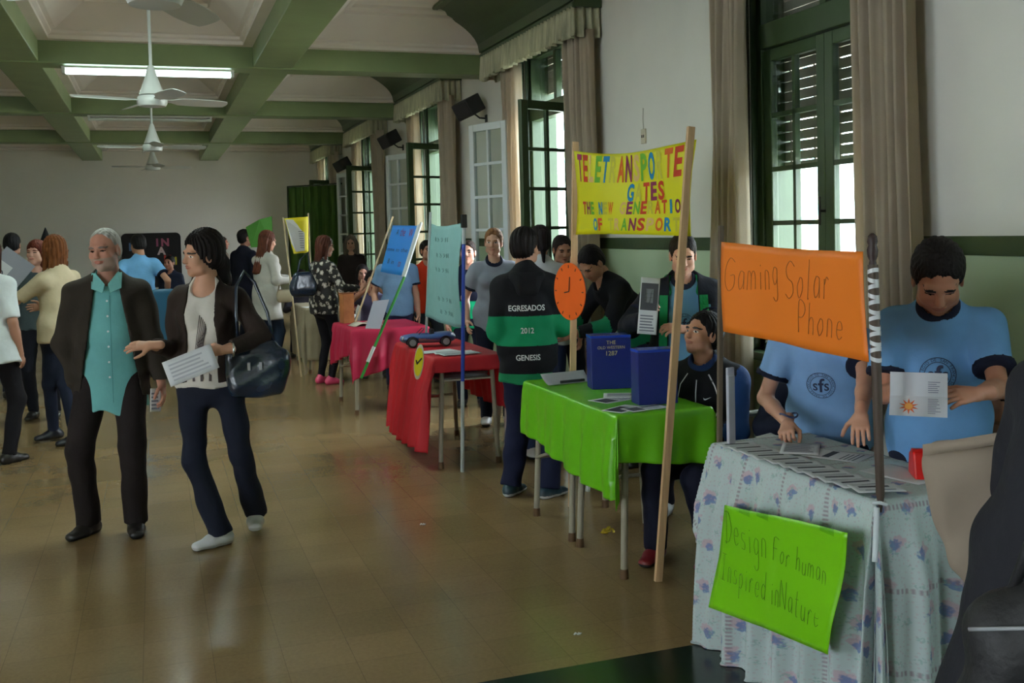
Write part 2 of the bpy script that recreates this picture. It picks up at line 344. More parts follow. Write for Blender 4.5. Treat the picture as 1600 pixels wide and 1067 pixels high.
def person(label, x, y, face=180, h=1.72, q=1, fem=False, hs=1.0, pz=None, lean=0, side=0, head=(0, 0, 0), build=1.0,
           rh=None, lh=None, rhint=None, lhint=None, rhd=None, lhd=None, rhn=None, lhn=None, curl=(.35, .35), thumb=(.2, .2),
           rf=None, lf=None, skin=(178, 132, 104), hair='short', hairc=(34, 26, 22), top=None, jacket=None, legs=None, shoe=(30, 26, 24), sole=(30, 28, 26),
           eyes=True, seat=False, hoff=(0, 0), brow=None, beard=None, barms=True, group=None, shoes_vis=True, hands=(1, 1), smile=False):
    """face: compass in degrees, 180 looks to the camera (-y), 0 away, 90 to -x, -90 to +x. Positions in the person's own frame: x right, y forward."""
    s = h/1.75; rz = R(face); Rt = empty('person', (x, y, 0), rz, label, 'person', group)
    f = 1.0 if not fem else .9
    sd = R(side); ln = R(lean)
    u = _nn([math.sin(sd), math.sin(ln), math.cos(ln)*math.cos(sd)]); X1 = np.array([1., 0, 0]); X1 = _nn(X1-u*(X1@u)); Fw = np.cross(u, X1)
    P0 = np.array([0, 0, (.95*s if pz is None else pz)]); N = P0+u*.50*s
    if lean: P0 = P0-np.array([0, math.sin(ln)*.10*s, 0]); N = P0+u*.50*s
    sw = (.168 if not fem else .150)*s*build; Cn = N-u*.065*s; SR = Cn+X1*sw-u*.014*s; SL = Cn-X1*sw-u*.014*s
    yaw, pit, rol = [R(a) for a in head]; RM = rotm(yaw, pit, rol)          # rows right, fwd, up
    nd = _nn(u*.8+np.array([0, .25, .5])); Hc = N+nd*.155*s+RM[1]*.012+RM[2]*.01+Fw*hoff[0]+u*hoff[1]; hsc = s*hs*(1.0 if not fem else .97)
    # limbs
    ul, fl = .285*s, .255*s
    def arm(Sp, T, hint, sg):
        if T is None: T = Sp+np.array([sg*.065*s, .03*s, -.52*s])
        elif len(T) == 4: T = np.array(Rt_inv(T[1:], x, y, rz))
        return ik(Sp, T, ul, fl, hint if hint is not None else (sg*.45, -1, -.15))
    ER, WR = arm(SR, rh, rhint, 1); EL, WL = arm(SL, lh, lhint, -1)
    hw = .092*s; HR = P0+np.array([hw, 0, -.03*s]); HL = P0+np.array([-hw, 0, -.03*s]); tl, sl_ = .44*s, .42*s
    def leg(Hp, T, sg):
        if T is None: T = (sg*.1*s, .0, .0, sg*-8)
        if T[0] == 'w': q_ = Rt_inv(T[1:4], x, y, rz); T = (q_[0], q_[1], T[3], T[4])
        fx, fy, fz, ang = T; A = np.array([fx, fy, fz+.085*s]); a = R(ang); td = np.array([-math.sin(a), math.cos(a), 0])
        K, A = ik(Hp, A, tl, sl_, td*1.0+np.array([0, .1, .0])+(np.array([0, 0, .6]) if seat else 0)); return K, A, td
    KR, AR, tR = leg(HR, rf, 1); KL, AL, tL = leg(HL, lf, -1)
    skm = cm(*skin, .5, 'skin'); hm = cm(*hairc, .5, 'hair')
    vc, vh, vf = VC[q], VH[q], VF[q]
    bw = build*s
    def torso(F, i, k=.05, loose=0.):
        w = (.125 if fem else .14)*bw; ch = (.145 if fem else .162)*bw; hp = (.168 if fem else .158)*bw
        F.ecap(P0-u*.04*s, P0+u*.05*s, hp+i, .112*bw+i, hp*.96+i, .108*bw+i, X1, k, rl=.11*bw+i)
        F.ecap(P0+u*.06*s, P0+u*.22*s, hp*.93+i+loose, .10*bw+i+loose, w+i+loose*.5, .098*bw+i+loose*.5, X1, k)
        F.ecap(P0+u*.22*s, P0+u*.39*s, w+i, .10*bw+i, ch+i, .098*bw+i, X1, k)
        if fem:
            for g in (-1, 1): F.ell(P0+u*.33*s+Fw*.085*s+X1*g*.07*s, (.062*s+i, .055*s+i, .06*s+i), .04)
        F.cap(Cn+X1*(sw-.025*s)-u*.012*s, N-u*.035*s, .048*s+i*.8, .055*s+i*.8, k); F.cap(Cn-X1*(sw-.025*s)-u*.012*s, N-u*.035*s, .048*s+i*.8, .055*s+i*.8, k)
        F.cap(N-u*.05*s, N+nd*.01*s, .07*s+i*.8, .055*s+i*.6, k)
    B = Sdf()
    torso(B, -.012)
    B.cap(N-u*.03*s, Hc-RM[2]*.045*s-RM[1]*.02*s, .053*s, .05*s, .03)
    for Sp, E, Wp in ((SR, ER, WR), (SL, EL, WL)):
        B.cap(Sp, E, .043*s, .036*s, .03); B.cap(E, E+(Wp-E)*.35, .037*s, .037*s, .015); B.cap(E+(Wp-E)*.35, Wp, .037*s, .0255*s, .01)
    bare = legs and legs.get('bare')
    for Hp, K, A, t in ((HR, KR, AR, tR), (HL, KL, AL, tL)):
        B.cap(Hp, K, .07*s, .04*s, .01); B.cap(K, A, .04*s, .034*s, .01); B.cap(A-t*.01*s, A+t*.08*s-np.array([0, 0, .05*s]), .026*s, .016*s, .01)
    Pb, Qb = B.mesh(max(vc, .011)); parts = [(Pb, Qb, np.zeros(len(Qb), int))]
    # head (head frame, adult units)
    H = Sdf(); jw = .056 if not fem else .052
    H.ell((0, -.014, .036), (.075, .094, .084)); H.ell((0, .022, -.03), (jw+.006, .07, .074), .02); H.cap((0, .058, -.085), (0, .066, -.09), .024, .022, .03)
    H.cap((-.044, .03, -.068), (.044, .03, -.068), .022, .022, .03); H.cap((0, -.012, -.03), (0, -.03, -.115), .05, .05, .03)
    for g in (-1, 1):
        H.ell((g*.037, .058, -.022), (.026, .026, .026), .02)
        H.ell((g*.077, -.006, -.006), (.010, .021, .033), .006); H.ell((g*.084, -.002, -.004), (.007, .012, .02), .004, 's')
        H.ell((g*.031, .100, .007), (.019, .018, .012), .012, 's')
    H.cap((-.036, .076, .026), (.036, .076, .026), .014, .014, .015)
    H.cap((0, .086, .014), (0, .103, -.02), .008, .013, .012); H.ell((0, .100, -.026), (.018, .012, .009), .006)
    H.ell((0, .088, -.050), (.026, .012, .006), .004); H.ell((0, .086, -.060), (.022, .012, .007), .004)
    if smile: H.ell((0, .1, -.054), (.02, .015, .0035), .002, 's')
    Ph, Qh = H.mesh(vh); C = cen(Ph, Qh); mi = np.zeros(len(Qh), int)
    ax = np.abs(C[:, 0]); yy, zz = C[:, 1], C[:, 2]
    if eyes:
        mi[(((ax-.031)/.015)**2+((zz-.006)/(.0058 if eyes != 'down' else .003))**2 < 1) & (yy > .06)] = 1 if (q == 0 and eyes != 'down') else 3
        mi[(((ax-.031)/.0062)**2+((zz-.006)/.0062)**2 < 1) & (yy > .06)] = 3
    mi[(((ax-.033)/.021)**2+((zz-(.027-.12*np.abs(ax-.033)))/.0055)**2 < 1) & (yy > .05)] = 2
    mi[((C[:, 0]/.027)**2+((zz+.055)/.0105)**2 < 1) & (yy > .07)] = 4
    if beard: mi[(zz < -.035+.6*np.maximum(0, .05-yy)) & (zz > -.12) & (yy > -.0) & (mi != 4) & ((zz < -.062) | (yy < .082) | (np.abs(zz+.042) < .006))] = 5
    toW = lambda P: Hc+(P*hsc)@RM
    parts.append((toW(Ph), Qh, mi))
    # hands
    for vis, sg, E, Wp, hd, hn, cl, th in ((hands[0], 1, ER, WR, rhd, rhn, curl[0], thumb[0]), (hands[1], -1, EL, WL, lhd, lhn, curl[1], thumb[1])):
        if not vis: continue
        fd = _nn(hd) if hd is not None else _nn(_nn(Wp-E)+np.array([0, .12, 0]))
        nb = np.asarray(hn, float) if hn is not None else np.array([sg*1., .1, .1]); nb = _nn(nb-fd*(nb@fd)); rx = np.cross(fd, nb)
        Hh = hand_prims(-sg if True else sg, cl, th, q); Pp, Qq = Hh.mesh(vf); k = s*(.96 if not fem else .88)
        parts.append((Wp+(Pp*k)@np.array([rx, fd, nb]), Qq, np.zeros(len(Qq), int)))
    off = 0; PP = []; QQ = []; MM = []
    for P, Q, m in parts: PP.append(P); QQ.append(Q+off); MM.append(m); off += len(P)
    body = npmesh('body', np.concatenate(PP), np.concatenate(QQ), [skm, cm(225, 220, 212, .3, 'eye_white'), cm(*(brow or [max(12, c-8) for c in hairc]), .6, 'brow'), cm(24, 18, 14, .25, 'iris'),
                  cm(int(skin[0]*.92), int(skin[1]*.80), int(skin[2]*.80), .45, 'lip'), cm(*(beard or (80, 70, 60)), .8, 'stubble')], Rt, np.concatenate(MM))
    # hair
    if hair:
        Hr = Sdf(); st = hair.split('+')[0]; op = hair.split('+')[1:]
        thick = {'short': .009, 'cap': .014, 'crop': .003, 'long': .014, 'tail': .009, 'low': .026, 'bob': .016, 'curly': .028}[st]
        Hr.ell((0, -.0155-thick*.5, .038+thick*.3), (.0755+thick*.8, .0955+thick*.75, .0845+thick))
        Hr.ell((0, -.045, -.01), (.07+thick*.8, .06+thick*.8, .07+thick*.5), .02)
        fl_ = .078 if 'fringe' not in op else .05
        if st == 'crop': fl_ = .098
        xs = [-.2, -.06, -.03, -.005, .02, .045, .07, .2]; zs = [-.075, -.07, -.05, -.03, -.005, .045, fl_, fl_+.003]
        if st == 'crop': zs = [-.075, -.07, -.05, -.03, .035, .09, .13, .13]
        if st in ('long', 'low', 'bob', 'curly'): xs = [-.2, -.02, .01, .03, .05, .07, .2]; zs = [-.14, -.12, -.1, -.03, .03, fl_, fl_+.004]
        Hr.cut(lambda X, Y, Z: (np.interp(Y+0*X, xs, zs).astype(np.float32)-Z+np.where(Y > .03, .005*np.sin(170*X)+.004*np.sin(95*X+2)-.25*np.maximum(0, np.abs(X)-.035), 0*X))*.8)
        sx = np.array([1., 0, 0]); ld = .30
        if 'xlong' in op: ld = .42
        if st == 'long':
            Hr.ecap((0, -.05, .0), (0, -.075, -ld), .092, .055, .085, .03, sx, .03, rl=.03)
            for g in (-1, 1): Hr.cap((g*.075, .005, .03), (g*.085, .0, -ld*.75), .022, .018, .02)
        if st == 'bob': Hr.ecap((0, -.04, 0), (0, -.05, -.12), .1, .07, .095, .055, sx, .03)
        if st == 'curly':
            Hr.ecap((0, -.04, 0), (0, -.06, -.2), .115, .08, .11, .06, sx, .03)
            for g in (-1, 1): Hr.cap((g*.09, .0, .0), (g*.1, .01, -.16), .035, .03, .02)
        if st == 'tail':
            a = (0, -.1, .075) if 'high' in op else (0, -.1, .03)
            Hr.cap(a, (0, -.15, a[2]-.01), .02, .028, .01); Hr.cap((0, -.15, a[2]-.01), (.0, -.15, a[2]-.12), .03, .026, .02); Hr.cap((.0, -.15, a[2]-.12), (.01, -.12, a[2]-.24), .026, .01, .02)
        if st == 'low':
            Hr.ell((0, -.115, -.06), (.05, .04, .05), .02); Hr.cap((0, -.11, -.06), (.01, -.12, -.16), .045, .045, .03); Hr.cap((.01, -.12, -.16), (.02, -.10, -.28), .045, .02, .03)
        if 'spiky' in op:
            for g in range(9): Hr.cap((-.05+.0125*g, .03-.03*(g % 3), .1), (-.06+.015*g, .05-.03*(g % 3), .145), .02, .006, .01)
        am = {'curly': .007, 'long': .0035, 'low': .004}.get(st, .0022)
        Hr.warp(lambda X, Y, Z: am*np.sin(26*np.arctan2(X, .03-Y)+2.2*np.sin(11*Z+20*X))+am*.45*np.sin(61*np.arctan2(X, .03-Y)+3*np.sin(7*Z)))
        Pr, Qr = Hr.mesh(vh*1.25); npmesh('hair', toW(Pr), Qr, [hm], Rt)
    # clothes
    def T3(X, Y, Z):
        dx, dy, dz = X-P0[0], Y-P0[1], Z-P0[2]
        return (dx*X1[0]+dy*X1[1]+dz*X1[2], dx*Fw[0]+dy*Fw[1]+dz*Fw[2], dx*u[0]+dy*u[1]+dz*u[2])
    out = {'root': Rt, 'body': body, 'WR': WR, 'WL': WL, 'rz': rz, 'xy': (x, y), 'Hc': Hc, 'frame': (P0, X1, Fw, u, s)}
    def garment(d, name, i, defsl):
        G = Sdf(); sl = d.get('sleeve', defsl); hem = d.get('hem', -.10)*s; fl0 = d.get('flare', .01); gi = i+d.get('inf', 0)
        torso(G, gi, .05, d.get('loose', .006))
        if hem < -.02: G.ecap(P0+u*.05*s, P0+u*(hem-.05*s), .165*bw+gi, .112*bw+gi, .165*bw+gi+fl0, .115*bw+gi+fl0, X1, .04)
        r0 = .051*s+gi*.7+d.get('slr', 0)
        for Sp, E, Wp in ((SR, ER, WR), (SL, EL, WL)):
            if sl <= 0: continue
            if sl <= 1: G.cap(Sp, Sp+(E-Sp)*sl, r0, (r0-.004*s if sl < .75 else .05*s+gi*.6), .035, flat=True)
            else:
                G.cap(Sp, E, r0, .043*s+gi*.7, .035); e = E+(Wp-E)*(sl-1); G.cap(E, e, .043*s+gi*.7, .034*s+gi*.5, .02, flat=True)
        def hemcut(X, Y, Z):
            tx, ty, tz = T3(X, Y, Z)
            far = np.minimum(np.sqrt((X-WR[0])**2+(Y-WR[1])**2+(Z-WR[2])**2), np.sqrt((X-WL[0])**2+(Y-WL[1])**2+(Z-WL[2])**2))
            g = hem+d.get('wave', .006)*np.sin(tx*30)-tz
            # keep sleeves that hang below the hem
            for Sp, E, Wp in ((SR, ER, WR), (SL, EL, WL)):
                if sl > .8:
                    for a, b in (((Sp), E), (E, Wp)):
                        ba = b-a; t = np.clip(((X-a[0])*ba[0]+(Y-a[1])*ba[1]+(Z-a[2])*ba[2])/(ba@ba), 0, 1)
                        dd = np.sqrt((X-a[0]-t*ba[0])**2+(Y-a[1]-t*ba[1])**2+(Z-a[2]-t*ba[2])**2); g = np.where(dd < .062*s+gi, np.minimum(g, dd-.064*s-gi), g)
            return g
        nr = d.get('neck', .0)
        nk = N+nd*.035*s+Fw*.02*s
        G.warp(wrinkle(d.get('wr', .0035), x*3+y)); G.cut(hemcut)
        G.cap(N-u*.0*s+Fw*(.045+nr)*s, N+nd*.2*s+Fw*.05*s, .052*s+nr*.6, .09*s, .004, 's')
        if 'open' in d:
            w0, w1 = d['open']                                        # half width at collar and hem
            def opn(X, Y, Z):
                tx, ty, tz = T3(X, Y, Z); t = np.clip((tz-hem)/(.45*s-hem), 0, 1); w = (w1+(w0-w1)*t)*s
                return np.where(ty > .02, w-np.abs(tx-d.get('ox', 0)*s), np.minimum(w-np.abs(tx), .02-0*tx)*0-1.)
            G.cut(opn)
        P, Q = G.mesh(vc); mats = [cm(*d['c'], .85) if not d.get('mat') else d['mat']]; mi = None; Cc = cen(P, Q)
        if 'band' in d:
            c2, z0, z1, c3, z2 = d['band']; mats += [cm(*c2, .8), cm(*c3, .8)]; tz = (Cc-P0)@u/s; mi = np.zeros(len(Q), int)
            mi[(tz > z0) & (tz < z1)] = 1; mi[tz < z2] = 2
            for Sp, E, Wp in ((SR, ER, WR), (SL, EL, WL)):
                ds = np.linalg.norm(Cc-Wp, axis=1); dt = np.linalg.norm(Cc-(E*.75+Wp*.25), axis=1); nearm = np.abs((Cc-P0)@X1) > .14*bw
                mi[(dt < .085*s) & nearm] = 1; mi[ds < .05*s] = 1
        if 'slc' in d: mats += [cm(*d['slc'], .8)]; mi = (np.abs((Cc-P0)@X1) > d.get('slx', .145)*bw).astype(int)
        o = npmesh(name, P, Q, mats, Rt, mi); out[name] = o
        def ring(nm, col, ctr, axis, r, th=.008, ry=None, sdv=None):
            mb = MB(); a, b, dd = frame(axis, sdv if sdv is not None else (0, 0, 1)); pts = [Vector(ctr)+a*((ry or r)*math.cos(t))+b*(r*math.sin(t)) for t in np.linspace(0, 2*math.pi, 25)]
            mb.tube(pts, th, 6, cap=False); mb.build(nm, cm(*col, .85), Rt, smooth=2)
        if d.get('cuff') and sl <= 1 and sl > 0:
            for Sp, E in ((SR, ER), (SL, EL)):
                K = Sdf(); a = Sp+(E-Sp)*(sl-.075); b = Sp+(E-Sp)*(sl+.012); rr = (r0-.004*s if sl < .75 else .05*s+gi*.6)+.0045
                K.cap(a, b, rr, rr, 0, flat=True, flat0=True); K.warp(wrinkle(.002, x)); P, Q = K.mesh(min(vc, .01)); npmesh('cuff', P, Q, [cm(*d['cuff'], .85)], Rt)
        if d.get('collar'):
            K = Sdf(); torso(K, gi+.004); K.warp(wrinkle(.001, x))
            cc = N+nd*.05*s+Fw*.03*s
            c0 = N+Fw*(.045+nr)*s
            def shell(X, Y, Z):
                ba = (N+nd*.2*s+Fw*.05*s)-c0; L2 = ba@ba; t = np.clip(((X-c0[0])*ba[0]+(Y-c0[1])*ba[1]+(Z-c0[2])*ba[2])/L2, 0, 1)
                dd = np.sqrt((X-c0[0]-t*ba[0])**2+(Y-c0[1]-t*ba[1])**2+(Z-c0[2]-t*ba[2])**2)-(.052*s+nr*.6+(.09*s-.052*s-nr*.6)*t)
                return np.abs(dd-.011)-.012
            K.cut(shell); P, Q = K.mesh(min(vc*.8, .009))
            if len(Q): npmesh('collar', P, Q, [cm(*d['collar'], .85)], Rt)
        return o
    if top: garment(top, top.get('name', 'shirt'), .010, .45)
    if jacket: garment(jacket, jacket.get('name', 'jacket'), .021, 1.93)
    if legs and not bare:
        G = Sdf(); li = legs.get('inf', 0); end = legs.get('end', 1.05)
        G.ecap(P0-u*.05*s, P0+u*.09*s, (.168 if fem else .16)*bw+.006, .114*bw+.006, .148*bw, .108*bw, X1, .04)
        for Hp, K, A, t in ((HR, KR, AR, tR), (HL, KL, AL, tL)):
            G.cap(Hp, K, .088*s*min(build, 1.05)+li, .064*s+li, .045); G.cap(K, K+(A-K)*end, .064*s+li, .052*s+li+legs.get('bell', 0), .03, flat=True)
        G.warp(wrinkle(legs.get('wr', .004), y*5+x)); P, Q = G.mesh(vc); out['trousers'] = npmesh('trousers', P, Q, [cm(*legs['c'], .85)], Rt)
    if shoes_vis:
        for A, t, fz in ((AR, tR, 0), (AL, tL, 0)):
            G = Sdf(); z0 = A[2]-.085*s; A0 = np.array([A[0], A[1], z0]); r = np.array([t[1], -t[0], 0])
            G.ecap(A0-t*.045*s+[0, 0, .035*s], A0+t*.05*s+[0, 0, .038*s], .036*s, .04*s, .044*s, .036*s, r, .02); G.ecap(A0+t*.05*s+[0, 0, .03*s], A0+t*.135*s+[0, 0, .022*s], .046*s, .034*s, .038*s, .024*s, r, .02)
            G.cap(A0-t*.015*s+[0, 0, .05*s], A0-t*.0*s+[0, 0, .098*s], .044*s, .040*s, .03, flat=True)
            G.cut(lambda X, Y, Z: z0+.002-Z); P, Q = G.mesh(max(vf*1.4, .005)); mi = (cen(P, Q)[:, 2] < z0+.022*s).astype(int)
            npmesh('shoe', P, Q, [cm(*shoe, .4, 'leather'), cm(*sole, .7, 'sole')], Rt, mi)
    return out
def Rt_inv(p, x, y, rz):
    dx, dy = p[0]-x, p[1]-y; c, s_ = math.cos(rz), math.sin(rz); return (c*dx+s_*dy, -s_*dx+c*dy, p[2])
def toworld(out, p):
    rz = out['rz']; c, s_ = math.cos(rz), math.sin(rz); return (out['xy'][0]+c*p[0]-s_*p[1], out['xy'][1]+s_*p[0]+c*p[1], p[2])
def decal(out, target, name, vs, fs, m, tx=0, tz=0, back=False, eps=.004, label=None, part=None):
    """wrap flat lettering (x right, y up as read) onto a garment; tx, tz in torso units"""
    P0, X1, Fw, u, s = out['frame']; o = out[target]; me = o.data
    v = np.empty(len(me.vertices)*3, np.float32); me.vertices.foreach_get('co', v); bv = BVHTree.FromPolygons([tuple(a) for a in v.reshape(-1, 3)], [tuple(p.vertices) for p in me.polygons])
    sg = -1 if not back else 1; dirn = Fw*(1 if back else -1); nv = []
    for p in vs:
        w = P0+X1*(sg*p[0]*s+tx*s)+u*(p[1]*s+tz*s)-dirn*.5; hit = bv.ray_cast(Vector(w), Vector(dirn), 1.0)
        q = hit[0] if hit[0] is not None else Vector(w+dirn*.4); nv.append(q-Vector(dirn)*(eps+p[2]))
    mb = MB(); mb.add(nv, fs); return mb.build(name, m, out['root'], fix=False)
# ------------------------------------------------------------------ the room
CZ = 3.9      # flat ceiling panels
BZ, BT = 3.31, 3.52
m = MB(); m.box(LEFT_X, WALL_X, 3.49, FAR_Y, -.1, 0); struct(m.build('floor', floor_m))
m = MB(); m.box(LEFT_X, WALL_X+.0, BACK_Y, 3.488, -.1, 0); struct(m.build('floor', granite_m))
m = MB(); m.box(LEFT_X-.2, WALL_X+.35, FAR_Y, FAR_Y+.2, -.1, 4.2); struct(m.build('wall_far', far_m))
m = MB(); m.box(LEFT_X-.2, WALL_X, FAR_Y-.02, FAR_Y, 2.66, 2.69); struct(m.build('trim_1', far_m))
m = MB(); prev = BACK_Y                     # unseen openings added for fill daylight on the camera's side of the left wall
for wy in (-1.5, 2.0): m.box(LEFT_X-.2, LEFT_X, prev, wy-.8, -.1, 4.2); m.box(LEFT_X-.2, LEFT_X, wy-.8, wy+.8, -.1, .8); m.box(LEFT_X-.2, LEFT_X, wy-.8, wy+.8, 3.1, 4.2); prev = wy+.8
m.box(LEFT_X-.2, LEFT_X, prev, FAR_Y, -.1, 4.2); struct(m.build('wall_left', wall_m))
m = MB(); m.box(LEFT_X-.2, WALL_X+.35, BACK_Y-.2, BACK_Y, -.1, 4.2); struct(m.build('wall_back', wall_m))
SILL, HEAD, HWD = .86, 3.36, .66
m = MB(); ys = sorted(WINS); prev = BACK_Y
for wy in ys:
    m.box(WALL_X, WALL_X+.35, prev, wy-HWD, -.1, 4.2); m.box(WALL_X, WALL_X+.35, wy-HWD, wy+HWD, -.1, SILL); m.box(WALL_X, WALL_X+.35, wy-HWD, wy+HWD, HEAD, 4.2); prev = wy+HWD
m.box(WALL_X, WALL_X+.35, prev, FAR_Y, -.1, 4.2); struct(m.build('wall_right', wall_m))
m = MB(); prev = BACK_Y
for wy in ys: m.box(WALL_X-.012, WALL_X, prev, wy-HWD-.08, 1.468, 1.556); prev = wy+HWD+.08
m.box(WALL_X-.012, WALL_X, prev, FAR_Y, 1.468, 1.556); struct(m.build('trim_2', dgreen_m, bevel=.004))
# ceiling: beams and white coffers
YB = [-1.82, 2.31, 6.44, 10.54, 14.64, 18.9, 23.0]; BWY = .32
XB = [(-3.68, -3.29), (-1.34, -.95), (1.0, 1.39)]
m = MB(); m.box(LEFT_X, WALL_X+.0, BACK_Y, FAR_Y, CZ+.06, CZ+.2)
struct(m.build('ceiling', white_m))
k = 3
for yb in YB[:-1]:
    m = MB(); m.box(LEFT_X, WALL_X, yb, yb+BWY, BZ, CZ+.06); struct(m.build('trim_%d' % k, green_m, bevel=.01)); k += 1
for a, b in XB:
    for i in range(len(YB)-1):
        m = MB(); m.box(a, b, YB[i]+BWY+.001, YB[i+1]-.001 if i < 5 else FAR_Y, BZ+.012, CZ+.06); struct(m.build('trim_%d' % k, green_m, bevel=.008)); k += 1
# each coffer: stepped moulding, leaning white cove, upper moulding
cof = [(0, BT), (.10, BT), (.10, BT+.035), (.13, BT+.05), (.13, BT+.075), (.17, BT+.085), (.42, CZ-.10), (.44, CZ-.10), (.44, CZ-.07), (.52, CZ-.05), (.52, CZ-.02), (.58, CZ), (.75, CZ)]
cols = [(LEFT_X, -3.68), (-3.29, -1.34), (-.95, 1.0), (1.39, WALL_X)]
for i in range(len(YB)-1):
    y0, y1 = YB[i]+BWY, (YB[i+1] if i < 5 else FAR_Y)
    for a, b in cols:
        m = MB(); vs = []
        for o_, z in cof: vs += [(a+o_, y0+o_, z), (b-o_, y0+o_, z), (b-o_, y1-o_, z), (a+o_, y1-o_, z)]
        fs = [(r*4+q, r*4+(q+1) % 4, (r+1)*4+(q+1) % 4, (r+1)*4+q) for r in range(len(cof)-1) for q in range(4)] + [tuple(range((len(cof)-1)*4, len(cof)*4))]
        m.add(vs, fs); struct(m.build('trim_%d' % k, white_m, fix=False)); k += 1
# ------------------------------------------------------------------ windows
curt_m = mat('beige_curtain', rgb(202, 188, 166), .85, .10, 6, .15, 120, trans=.5)
val_m = mat('striped_valance_cloth', rgb(190, 188, 158), .8, .35, 26, .1, 80, trans=.3, stretch=(1, 1, .15))
shut_m = mat('roller_shutter', rgb(150, 140, 128), .6, .08, 10)
def leaf(name, wdt, m_frame, parent, hinge, ang, z0, z1, rows, glass=True):
    """a casement of two columns of panes hinged at a point; ang is its direction in the plan"""
    d = Vector((math.cos(ang), math.sin(ang), 0)); n = Vector((-math.sin(ang), math.cos(ang), 0)); h = Vector(hinge)
    def P(a, z, o_=0): return h + d*a + n*o_ + Vector((0, 0, z))
    m = MB(); T = .045; s = .075
    m.bar(P(s/2, z0), P(s/2, z1), s, T, n); m.bar(P(wdt-s/2, z0), P(wdt-s/2, z1), s, T, n)
    m.bar(P(s, z1-s/2), P(wdt-s, z1-s/2), T, s, (0, 0, 1)); m.bar(P(s, z0+s/2), P(wdt-s, z0+s/2), T, s, (0, 0, 1))
    f = m.build(name, m_frame, parent, bevel=.006)
    m = MB(); m.bar(P(wdt/2, z0+s), P(wdt/2, z1-s), .028, .035, n)
    for r in range(1, rows):
        z = z0+s+(z1-z0-2*s)*r/rows; m.bar(P(s, z), P(wdt-s, z), .035, .028, (0, 0, 1))
    m.build('glazing_bar', m_frame, f)
    if glass:
        m = MB(); m.bar(P(s, (z0+z1)/2), P(wdt-s, (z0+z1)/2), .004, z1-z0-2*s, (0, 0, 1)); m.build('pane', glass_m, f)
    return f, P
TR = 2.70
shut_lo = [2.06, 3.06, 3.1, 3.1, 3.1, 2.3, 2.3]
for wi, wy in enumerate(WINS):
    wr = struct(empty('window_%d' % (wi+1), (0, 0, 0)))
    a, b = wy-HWD, wy+HWD; fx = WALL_X+.10
    m = MB()
    for y in (a+.03, b-.03): m.box(fx-.04, fx+.06, y-.03, y+.03, SILL, HEAD)
    m.box(fx-.04, fx+.06, a, b, HEAD-.06, HEAD); m.box(fx-.04, fx+.06, a, b, SILL, SILL+.04); m.box(fx-.05, fx+.06, a+.06, b-.06, TR, TR+.15); m.box(fx-.03, fx+.03, wy-.03, wy+.03, TR+.15, HEAD-.06)
    # painted lining and architrave on the wall
    for y in (a-.05, b+.05): m.box(WALL_X-.03, WALL_X+.02, y-.05, y+.05, SILL-.1, HEAD+.06)
    m.box(WALL_X-.03, WALL_X+.02, a, b, HEAD, HEAD+.06); m.box(WALL_X-.07, WALL_X+.06, a-.1, b+.1, SILL-.05, SILL)
    for y0, y1 in ((a, a+.012), (b-.012, b)): m.box(WALL_X+.02, WALL_X+.34, y0, y1, SILL, HEAD)
    m.build('window_frame', dgreen_m, wr, bevel=.006)
    m = MB(); m.box(fx, fx+.004, a+.06, b-.06, TR+.15, HEAD-.06); m.build('transom_pane', glass_m, wr)
    lw = HWD-.06
    if wi in (0, 5, 6):
        leaf('casement', lw, dgreen_m, wr, (fx, a+.06, 0), R(90), SILL+.05, TR-.005, 5)
        leaf('casement', lw, dgreen_m, wr, (fx, b-.06, 0), R(-90), SILL+.05, TR-.005, 5)
        m = MB(); m.tube([(fx-.06, wy+.005, 1.62), (fx-.06, wy+.005, 1.78)], .008, 8); m.tube([(fx-.06, wy+.005, 1.7), (fx-.02, wy+.005, 1.7)], .008, 8); m.build('handle', cm(40, 38, 34, .4, 'metal_dark'), wr)
    else:
        leaf('casement', lw, dgreen_m, wr, (fx-.14, a+.02, 0), R(202), SILL+.05, TR+.02, 5)
        leaf('casement', lw, wpaint_m, wr, (WALL_X-.19, b-.03, 0), R(90+20), SILL+.05, TR+.02, 5)
    # roller shutter behind the glass, slats with light slits between
    m = MB(); z = HEAD+.02; r_ = random.Random(wi)
    while z > shut_lo[wi]:
        m.box(WALL_X+.26, WALL_X+.275, a+.012, b-.012, z-.062+r_.choice((.004, .004, .008)), z); z -= .062
    m.box(WALL_X+.255, WALL_X+.28, a+.012, b-.012, z-.03, z-.0); m.build('roller_shutter', shut_m, wr)
    m = MB()
    for y in np.arange(a+.06, b, .24): m.box(WALL_X+.27, WALL_X+.282, y-.008, y+.008, z, HEAD)
    m.build('shutter_strap', shut_m, wr)
def curtain(y0, y1, z0, z1, amp, nf, seed, gather=0, xoff=.0):
    rr = random.Random(seed); ph = [rr.uniform(0, 6) for _ in range(4)]
    m = MB()
    def fn(u, v):
        w = 1-gather*math.sin(math.pi*min(1, v*1.3))*.5
        y = (y0+y1)/2+(y1-y0)*(u-.5)*w+.03*math.sin(3*v+ph[3])
        x = WALL_X-.14-xoff+amp*math.sin(2*math.pi*nf*u+ph[0]+.8*math.sin(3*v+ph[1]))+amp*.35*math.sin(2*math.pi*nf*2.3*u+ph[2]+2*v)
        return (x, y, z1+(z0-z1)*v)
    m.sheet(fn, max(36, int(nf*14)), 30); return m.build('curtain', curt_m, None, smooth=2, solid=.003, fix=False)
